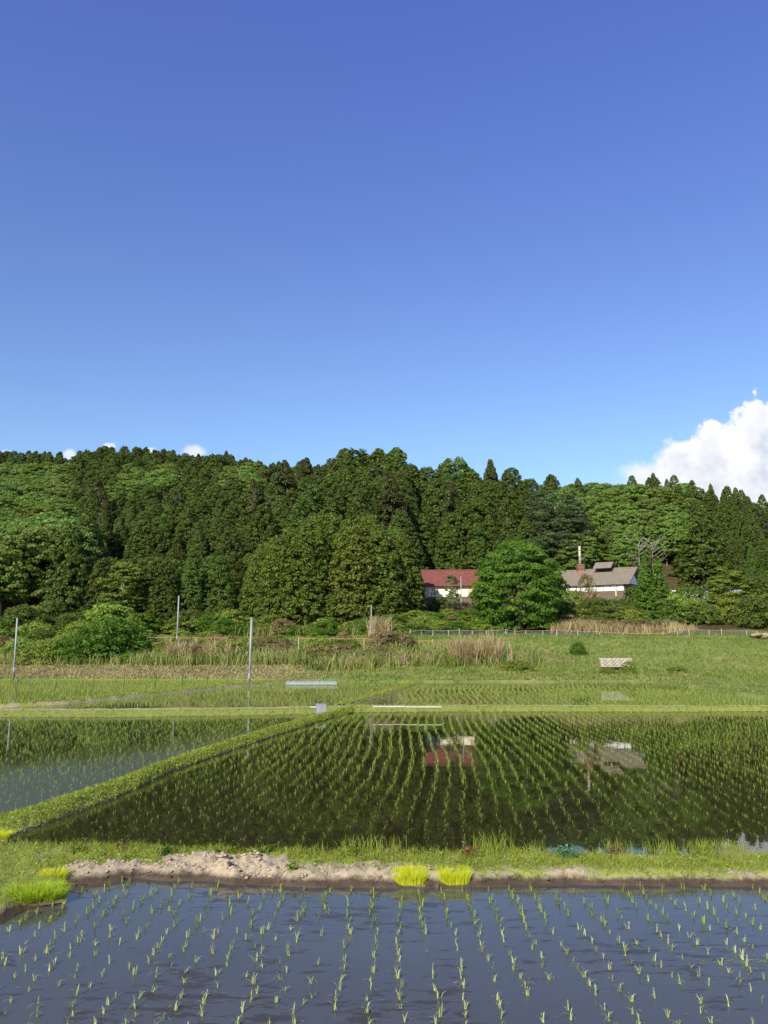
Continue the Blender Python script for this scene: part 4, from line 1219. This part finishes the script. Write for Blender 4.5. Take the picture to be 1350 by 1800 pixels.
def house_red():
    e = PD(794, 1028.5, 118)                       # eave middle, front
    D, L = 5.6, 9.4; yaw = R(-3)
    c = Vector((e.x, 118 + D / 2, 0)); zg = terrain(c.x, c.y - 2); ze = e.z + .15
    t = empty('house', (c.x, c.y, zg), 'cream walled house with a long dark red roof, half hidden by trees', 'house', rotz=yaw)
    H = ze - zg
    w = MB().box((0, 0, H / 2 - .4), (L - .6, D - .3, H + .8))
    # gables
    a = L / 2 - .3
    w.add([(-a, -D / 2 + .15, H), (-a, D / 2 - .15, H), (-a, 0, H + 1.75), (a, -D / 2 + .15, H), (a, D / 2 - .15, H), (a, 0, H + 1.75)], [(0, 2, 1), (3, 4, 5), (0, 3, 5, 2), (1, 2, 5, 4)])
    w.build('wall', M['cream'], t)
    rf = gable_roof(L, D, .42, 2.15, .12).build('roof', M['redroof'], t); rf.location.z = H
    roof_seams(L, D, .42, 2.15, M['redroof'], rf, .45)
    MB().tube([(-L / 2 - .5, 0, 2.30), (L / 2 + .5, 0, 2.30)], .11, 8).build('ridge_cap', M['redroof'], rf)
    yf = -D / 2 + .15
    for x, wd, hh, zc in ((-3.7, .75, .5, H - .75), (-2.35, .7, .85, H - 1.05), (.6, .9, .8, H - 1.0), (2.9, .6, .9, H - 1.0)):
        f = MB().box((x, yf - .02, zc), (wd + .12, .08, hh + .12)).build('window', M['shutter'], t)
        MB().box((x, yf - .075, zc), (wd, .03, hh)).build('pane', M['shutter'] if x > -3 else M['glass'], f)
    MB().box((-3.95, yf - .02, H - 1.15), (.12, .06, 1.6)).build('post', M['darkwood'], t)
    MB().box((0, yf - .03, H - 1.9), (L - .6, .07, .12)).build('rail', M['oldwood'], t)
    MB().box((0, yf - .02, H - 2.7), (L - .62, .05, 1.4)).build('lower_wall', M['oldwood'], t)
    # lean-to bench at the left corner
    b = empty('wooden_deck', PD(758, 1052, 115.6), 'small weathered wooden deck with a pale top beside the cream wall', 'deck')
    MB().box((0, 0, .9), (1.3, .9, .1)).build('deck_top', M['white'], b)
    for x in (-.5, .0, .5): MB().tube([(x, -.3, -.8), (x, -.3, .86)], .05, 6).build('leg', M['oldwood'], b)
    MB().box((.1, -.1, -.15), (1.5, .9, .08)).build('lower_shelf', M['oldwood'], b)


house_red()


def house_grey():
    # front eave from (992,1028) to (1103,1026); the right gable turns towards the camera
    Y = 115.5; D, L = 7.6, 11.4; yaw = R(-34)
    er = PD(1101, 1027, Y); ax = Vector((math.cos(yaw), math.sin(yaw), 0)); bk = Vector((-math.sin(yaw), math.cos(yaw), 0))
    zg = terrain(er.x - 4, Y + 4) - 1.2
    c = er - ax * (L / 2) + bk * (D / 2 + .5); H = er.z + .12 - zg + .2
    t = empty('house', (c.x, c.y, zg), 'old timber house with a grey brown roof, white upper wall and boards below', 'house', rotz=yaw)
    a = L / 2 - .45; yf = -D / 2 + .1
    MB().box((0, 0, H / 2 - .5), (2 * a, D - .2, H + 1)).build('lower_wall', M['oldwood'], t)
    # white band between the posts
    g = MB(); g.add([(-a, yf, H), (-a, -yf, H), (-a, 0, H + 2.0), (a + .01, yf, H), (a + .01, -yf, H), (a + .01, 0, H + 2.0)], [(0, 2, 1), (3, 4, 5), (0, 3, 5, 2), (1, 2, 5, 4)])
    g.build('gable', M['white'], t)
    xs = np.linspace(-a + .1, a - .1, 11)
    pm = MB().box((0, 0, 0), (.08, .08, 1.0)).mesh('timber_post', M['darkwood'])
    for i in range(10):
        w = xs[i + 1] - xs[i]; xm = (xs[i + 1] + xs[i]) / 2
        p = MB().box((xm, yf - .03, H - .62), (w - .10, .06, 1.05)).build('wall_panel', M['white'], t)
        if i == 6: MB().box((xm, yf - .075, H - .42), (.48, .05, .34)).build('window', M['glass'], t)
    for x in xs: link('timber_post', pm, t, (x, yf - .045, H - .46))
    bw = 0.33; bm_ = MB().box((0, 0, 0), (bw - .03, .04, 1.5)).mesh('board', M['oldwood'])
    for i in range(int(2 * a / bw)): link('board', bm_, t, (-a + bw / 2 + i * bw, yf - .025 - .012 * (i % 2), H - 1.92))
    MB().box((a - 1.3, yf - .08, H - 1.45), (.24, .04, .9)).build('pale_board', M['newwood'], t)
    bs = MB().box((0, 0, 0), (.04, bw - .03, 2.3)).mesh('board', M['oldwood'])
    for i in range(int((D - .2) / bw)): link('board', bs, t, (a + .03 + .012 * (i % 2), yf + bw / 2 + i * bw, H - 1.15))
    rf = gable_roof(L, D, .45, 2.25, .14, .45).build('roof', M['tile'], t); rf.location.z = H
    roof_seams(L, D, .45, 2.25, M['tile'], rf, .36, .07, .05, .45, .14)
    MB().box((0, 0, 2.45), (L + .95, .34, .18)).build('ridge_cap', M['tile'], rf)
    # smoke vent: a little raised roof over the ridge
    v = MB().box((1.3, -.3, 2.45), (2.0, 1.5, .5)).build('vent', M['darkwood'], rf)
    vr = gable_roof(2.3, 1.8, .45, .62, .09, .25); vr.v = [(x + 1.3, y - .3, z + 2.74) for x, y, z in vr.v]; vr.build('vent_roof', M['tile'], rf)
    # chimney
    p = PD(1020.5, 1010, Y + 8); t2 = empty('chimney', (p.x, p.y, zg), 'brick chimney with a tall pale flue pipe behind the tiled roof', 'chimney')
    h0 = PD(1020, 992, Y + 8).z - zg
    MB().box((0, 0, (h0 - .9) / 2), (.95, .95, h0 - .9)).build('brick_base', M['brick'], t2)
    MB().box((0, 0, h0 - .46), (1.06, 1.06, .88)).build('brick_top', M['sooty'], t2)
    for z in (.1, .48): MB().box((0, 0, h0 - z - .02), (1.14, 1.14, .09)).build('brick_band', M['brick'], t2)
    ht = PD(1020, 960, Y + 8).z - zg
    MB().tube([(0, 0, h0 - .02), (0, 0, ht)], .19, 12).build('flue_pipe', M['stack'], t2, True)
    for q in (.38, .75): MB().tube([(0, 0, h0 + (ht - h0) * q), (0, 0, h0 + (ht - h0) * q + .12)], .215, 12).build('flue_band', M['brick'], t2)


house_grey()


def shed(px, py, Y, L, D, Hw, m_roof, m_wall, label, rise=.5, yaw=0):
    e = PD(px, py, Y); t = empty('shed', (e.x, Y + D / 2, e.z - Hw), label, 'shed', rotz=R(yaw))
    MB().box((0, 0, Hw / 2 - .5), (L, D, Hw + 1)).build('wall', m_wall, t)
    r = gable_roof(L, D, .35, rise, .10, .3).build('roof', m_roof, t); r.location.z = Hw
    MB().box((L * .2, -D / 2 - .03, Hw * .45), (.9, .08, 1.8)).build('door', M['darkwood'], t)
    MB().box((-L * .2, -D / 2 - .03, Hw * .6), (.9, .08, .7)).build('window', M['glass'], t)
    return t


shed(1197, 1047, 118, 4.4, 3.2, 2.3, M['white'], M['greybox'], 'shed with a low white roof right of the conical conifers', .75)
shed(1330, 1052, 118, 5.6, 4.0, 2.4, M['greytile'], M['white'], 'white walled shed with a grey tiled roof at the right edge, behind the layered tree', 1.3)
# blue sheet over a stack
p = PD(1259, 1052, 117); t = empty('covered_stack', p, 'stack covered with a bright blue sheet between the sheds', 'stack')
mb = MB(); nx, ny = 14, 8; vs = []
for i in range(nx):
    for j in range(ny):
        a = i / (nx - 1) * 2 - 1; b = j / (ny - 1) * 2 - 1; h = 1.5 * (1 - abs(a) ** 6) * (1 - abs(b) ** 5) + .12 * fbm(a * 3, b * 3, 5)
        vs.append((a * 1.9, b * 1.1, h + .05 * abs(fbm(a * 6, b * 6)) - .3))
mb.add(vs, [(i * ny + j, (i + 1) * ny + j, (i + 1) * ny + j + 1, i * ny + j + 1) for i in range(nx - 1) for j in range(ny - 1)]); mb.build('blue_sheet', M['blue'], t)
MB().box((0, 0, .3), (3.4, 1.9, 1.2)).build('stacked_wood', M['oldwood'], t)

# ------------------------------------------------------------------ poles, stakes, rope fence, net
def pole(px, pyb, pyt, Y, r, label, lean=0.0, cap=True):
    b = PD(px, pyb, Y); h = PD(px, pyt, Y).z - b.z
    t = empty('metal_pole', b, label, 'pole', 'tall pale metal poles round the fields')
    MB().tube([(0, 0, -.4), (lean * h / 2, 0, h / 2), (lean * h, 0, h)], [r, r, r * .95], 10).build('pipe', M['pole'], t, True)
    MB().tube([(lean * h, 0, h - .02), (lean * h, 0, h + .05)], r * 1.25, 10).build('cap', M['pole'], t)
    MB().tube([(0, 0, .35), (0, 0, .75)], r * 1.3, 10).build('sleeve', M['pole'], t)


pole(24, 1188, 1087, 68.6, .075, 'pale metal pole at the left edge, at the foot of the dry strip', -.01)
pole(438, 1201, 1087, 62.0, .085, 'tall pale metal pole between the paddies, the most prominent of the poles', .012)
pole(311, 1130, 1048, 80, .07, 'pale metal pole standing in the reeds beside the left orange rope')
pole(652, 1120, 1064, 88, .055, 'short pale metal pole before the front grove', .01)
pole(811, 1062, 1014, 114, .07, 'thin pale pole in front of the red roofed house', -.005)

stk = MB().tube([(0, 0, -.3), (.01, 0, .8), (0, 0, 1.0)], [.016, .014, .008], 6).mesh('stake', M['stake'])
for px, pyb, pyt, dx in ((27, 1238, 1190, 1), (92, 1232, 1190, 7), (159, 1225, 1185, 6), (216, 1219, 1182, 2), (272, 1213, 1180, 2), (320, 1209, 1175, 0), (364, 1206, 1174, 2), (400, 1203, 1172, -4), (431, 1198, 1175, 0), (497, 1190, 1176, -4), (466, 1192, 1172, 2), (55, 1188, 1169, 9)):
    x, y = G(px, pyb, .25) if pyb > 1195 else G(px, pyb, .35); h = PD(px, pyt, y).z - .25
    o = link('stake', stk, None, (x, y, .25), None, (1, 1, h)); o.rotation_euler = (0, math.atan(dx / max(20, pyb - pyt)), 0)
    props(o, 'thin dark stake leaning on the levee at the left of the fields', 'stake', 'thin dark stakes along the left levee')


def fence(name, posts, Y, topz, ropem, netm, label, sag=.1, post_over=None, cat='fence', nets=True):
    P = [PD(px, py, Y) for px, py in posts]; base = empty(name, (P[0].x, Y, terrain(P[0].x, Y)), label, cat)
    o = Vector(base.location); tops = []
    for i, p in enumerate(P):
        zg = terrain(p.x, Y) - .1; ex = 0 if i % 4 else .15
        MB().tube([(p.x - o.x, 0, zg - o.z), (p.x - o.x + .01, 0, p.z + ex - o.z)], .045, 7).build('post', M['wood'], base)
        tops.append(Vector((p.x - o.x, -.05, p.z - o.z - .04)))
    for i in range(len(tops) - 1):
        a, b = tops[i], tops[i + 1]; m = (a + b) / 2 - Vector((0, 0, sag * (b - a).length * .12))
        MB().tube([a, a.lerp(m, .5) + Vector((0, 0, -.01)), m, m.lerp(b, .5), b], .022, 6).build('rope', ropem, base)
        if nets:
            ga, gb = terrain(a.x + o.x, Y) - o.z, terrain(b.x + o.x, Y) - o.z
            MB().add([(a.x, -.02, ga), (b.x, -.02, gb), (b.x, -.02, b.z - .05), (m.x, -.02, m.z - .05), (a.x, -.02, a.z - .05)], [(0, 1, 2, 3, 4)]).build('net', netm if i % 3 else M['net'], base)


fence('net_fence', [(721, 1109), (741, 1107), (761, 1108), (788, 1108), (807, 1107), (830, 1108), (855, 1108), (889, 1106), (905, 1109), (924, 1108), (954, 1108), (978, 1107), (1015, 1109), (1054, 1110), (1095, 1112), (1140, 1113), (1165, 1113), (1191, 1108), (1211, 1106), (1246, 1107), (1268, 1108), (1312, 1108), (1330, 1109)], 89.5, 0,
      M['tape'], M['netblue'], 'long low fence of short posts with dark netting and an orange top rope')
fence('rope_fence', [(258, 1119.5), (300, 1119.5), (345, 1120.5), (400, 1120)], 79.5, 0, M['tape'], M['net'], 'orange rope strung between short posts left of the tall reeds', nets=False)
fence('rope_fence', [(525, 1121), (580, 1121.5), (640, 1122), (690, 1123.5), (760, 1125.5), (800, 1126.5), (860, 1127.5), (895, 1127.5)], 81.5, 0, M['tape'], M['net'], 'orange rope running behind the reeds to the green post', nets=False)
p = PD(893, 1168, 73.5); h = PD(893, 1130, 73.5).z - p.z; t = empty('net_post', p, 'green post with orange netting hanging beside it at the reed edge', 'post')
MB().tube([(0, 0, -.3), (0, 0, h)], .035, 8).build('post', M['greenpipe'], t)
MB().box((.02, .05, .4), (.18, .10, .8)).build('rolled_net', M['greenpipe'], t)
mb = MB(); vs = []
for i in range(8):
    q = i / 7; wv = .05 + .17 * q; vs += [(.27 - wv, .08 * math.sin(i * 2), h - .15 - q * 1.45), (.27, .10, h - .15 - q * 1.45), (.27 + wv, .08 * math.cos(i), h - .15 - q * 1.45)]
mb.add(vs, [f for i in range(7) for f in ((i * 3, i * 3 + 1, i * 3 + 4, i * 3 + 3), (i * 3 + 1, i * 3 + 2, i * 3 + 5, i * 3 + 4))]); mb.build('orange_net', M['netorange'], t)

# ------------------------------------------------------------------ block wall on the slope
p0 = PD(1057, 1173, 71.5); p1 = PD(1113, 1157, 71.5); wd = p1.x - p0.x; hw = p1.z - p0.z
t = empty('block_wall', ((p0.x + p1.x) / 2, 71.5, p0.z), 'small slanting patch of pale diamond set concrete blocks in the grass slope', 'wall')
tilt = R(-28)
MB().box((0, .32, hw * .42), (wd, .25, hw * 1.05), tilt=tilt).build('backing', M['concrete'], t)
bm1 = MB(); r_ = .155
bm1.add([(-r_, 0, 0), (0, 0, -r_), (r_, 0, 0), (0, 0, r_), (-r_ * .7, -.06, 0), (0, -.06, -r_ * .7), (r_ * .7, -.06, 0), (0, -.06, r_ * .7)], [(4, 5, 6, 7), (0, 1, 5, 4), (1, 2, 6, 5), (2, 3, 7, 6), (3, 0, 4, 7)])
bme = bm1.mesh('block', M['concrete']); bmw = bm1.mesh('block', M['white'])
bmw.materials[0] = simple('pale concrete', (.36, .32, .25), .9, .2, 8)
rows = 5
for j in range(rows):
    for i in range(int(wd / .36) + 1):
        x = -wd / 2 + .18 + i * .36 + (j % 2) * .18
        if x > wd / 2 - .1 or rng.random() < .08: continue
        v = -hw / 2 + .15 + j * (hw - .2) / (rows - 1)
        o = link('block', bmw if (i + j) % 2 == 0 or rng.random() < .15 else bme, t, (x, .32 - .135 * math.cos(tilt) - v * math.sin(tilt), hw * .42 + v * math.cos(tilt) + .04)); o.rotation_euler = (tilt, 0, 0)
MB().box((0, .60, hw * .94), (wd + .1, .3, .10)).build('coping', bmw.materials[0], t)

# ------------------------------------------------------------------ small things on the levees
x, y = G(564, 1251, .18); t = empty('water_gate_box', (x, y, .14), 'pale grey concrete inlet box on the cross levee', 'box', rotz=.15)
b = MB(); b.box((0, -.17, .17), (.44, .05, .38)); b.box((0, .17, .17), (.44, .05, .38)); b.build('side_wall', M['greybox'], t)
MB().box((-.195, 0, .17), (.05, .29, .36)).build('end_wall', M['greybox'], t); MB().box((.195, 0, .17), (.05, .29, .36)).build('end_wall', M['greybox'], t)
MB().box((0, 0, .375), (.46, .41, .035)).build('lid', M['greybox'], t)
MB().tube([(-.22, .0, .25), (-.48, .0, .24)], .035, 8).build('inlet_pipe', M['plank'], t)
for px0, px1, py, lb in ((655, 712, 1243.5, 'cream board lying on the cross levee, left one of two end to end'), (713, 776, 1244, 'cream board lying on the cross levee, right one of two end to end')):
    a = Vector((*G(px0, py, .36), .41)); c = Vector((*G(px1, py, .36), .40)); m = (a + c) / 2
    t = MB().box((0, 0, 0), ((c - a).length, .16, .045)).build('board', M['plank'], None, loc=m, rotz=math.atan2((c - a).y, (c - a).x)); props(t, lb, 'board')
# low plastic covered tunnel
a = Vector((*G(504, 1200, .3), .2)); c = Vector((*G(593, 1200, .3), .2)); L = (c - a).length
t = empty('plastic_tunnel', (a + c) / 2, 'long low row covered with pale plastic film at the edge of the far field', 'cover'); mb = MB(); vs = []; n1_, n2_ = 30, 9
for i in range(n1_):
    for j in range(n2_):
        q = math.pi * j / (n2_ - 1); rr = .27 + .02 * math.sin(i * 1.9) + .012 * random.random(); vs.append(((i / (n1_ - 1) - .5) * L, -math.cos(q) * .4, math.sin(q) * rr - .02))
mb.add(vs, [(i * n2_ + j, (i + 1) * n2_ + j, (i + 1) * n2_ + j + 1, i * n2_ + j + 1) for i in range(n1_ - 1) for j in range(n2_ - 1)]); mb.build('film', M['film'], t, True)
hp = MB().tube([(0, -math.cos(math.pi * j / 8) * .415, math.sin(math.pi * j / 8) * .30 - .02) for j in range(9)], .012, 5).mesh('hoop', M['pole'])
for i in range(7): link('hoop', hp, t, (((i + .5) / 7 - .5) * L, 0, 0))
# earth pile at the right edge
p = PD(1345, 1128, 86); t = empty('earth_pile', (p.x, 86, terrain(p.x, 86)), 'small pinkish brown earth pile at the right end of the net fence', 'earth pile')
clods('earth', [(rng.normal() * .7, rng.normal() * .5, .25 + .25 * rng.random(), .35) for _ in range(24)], simple('pink earth', (.28, .21, .14), .95, .25, 3), parent=t)['kind'] = 'stuff'
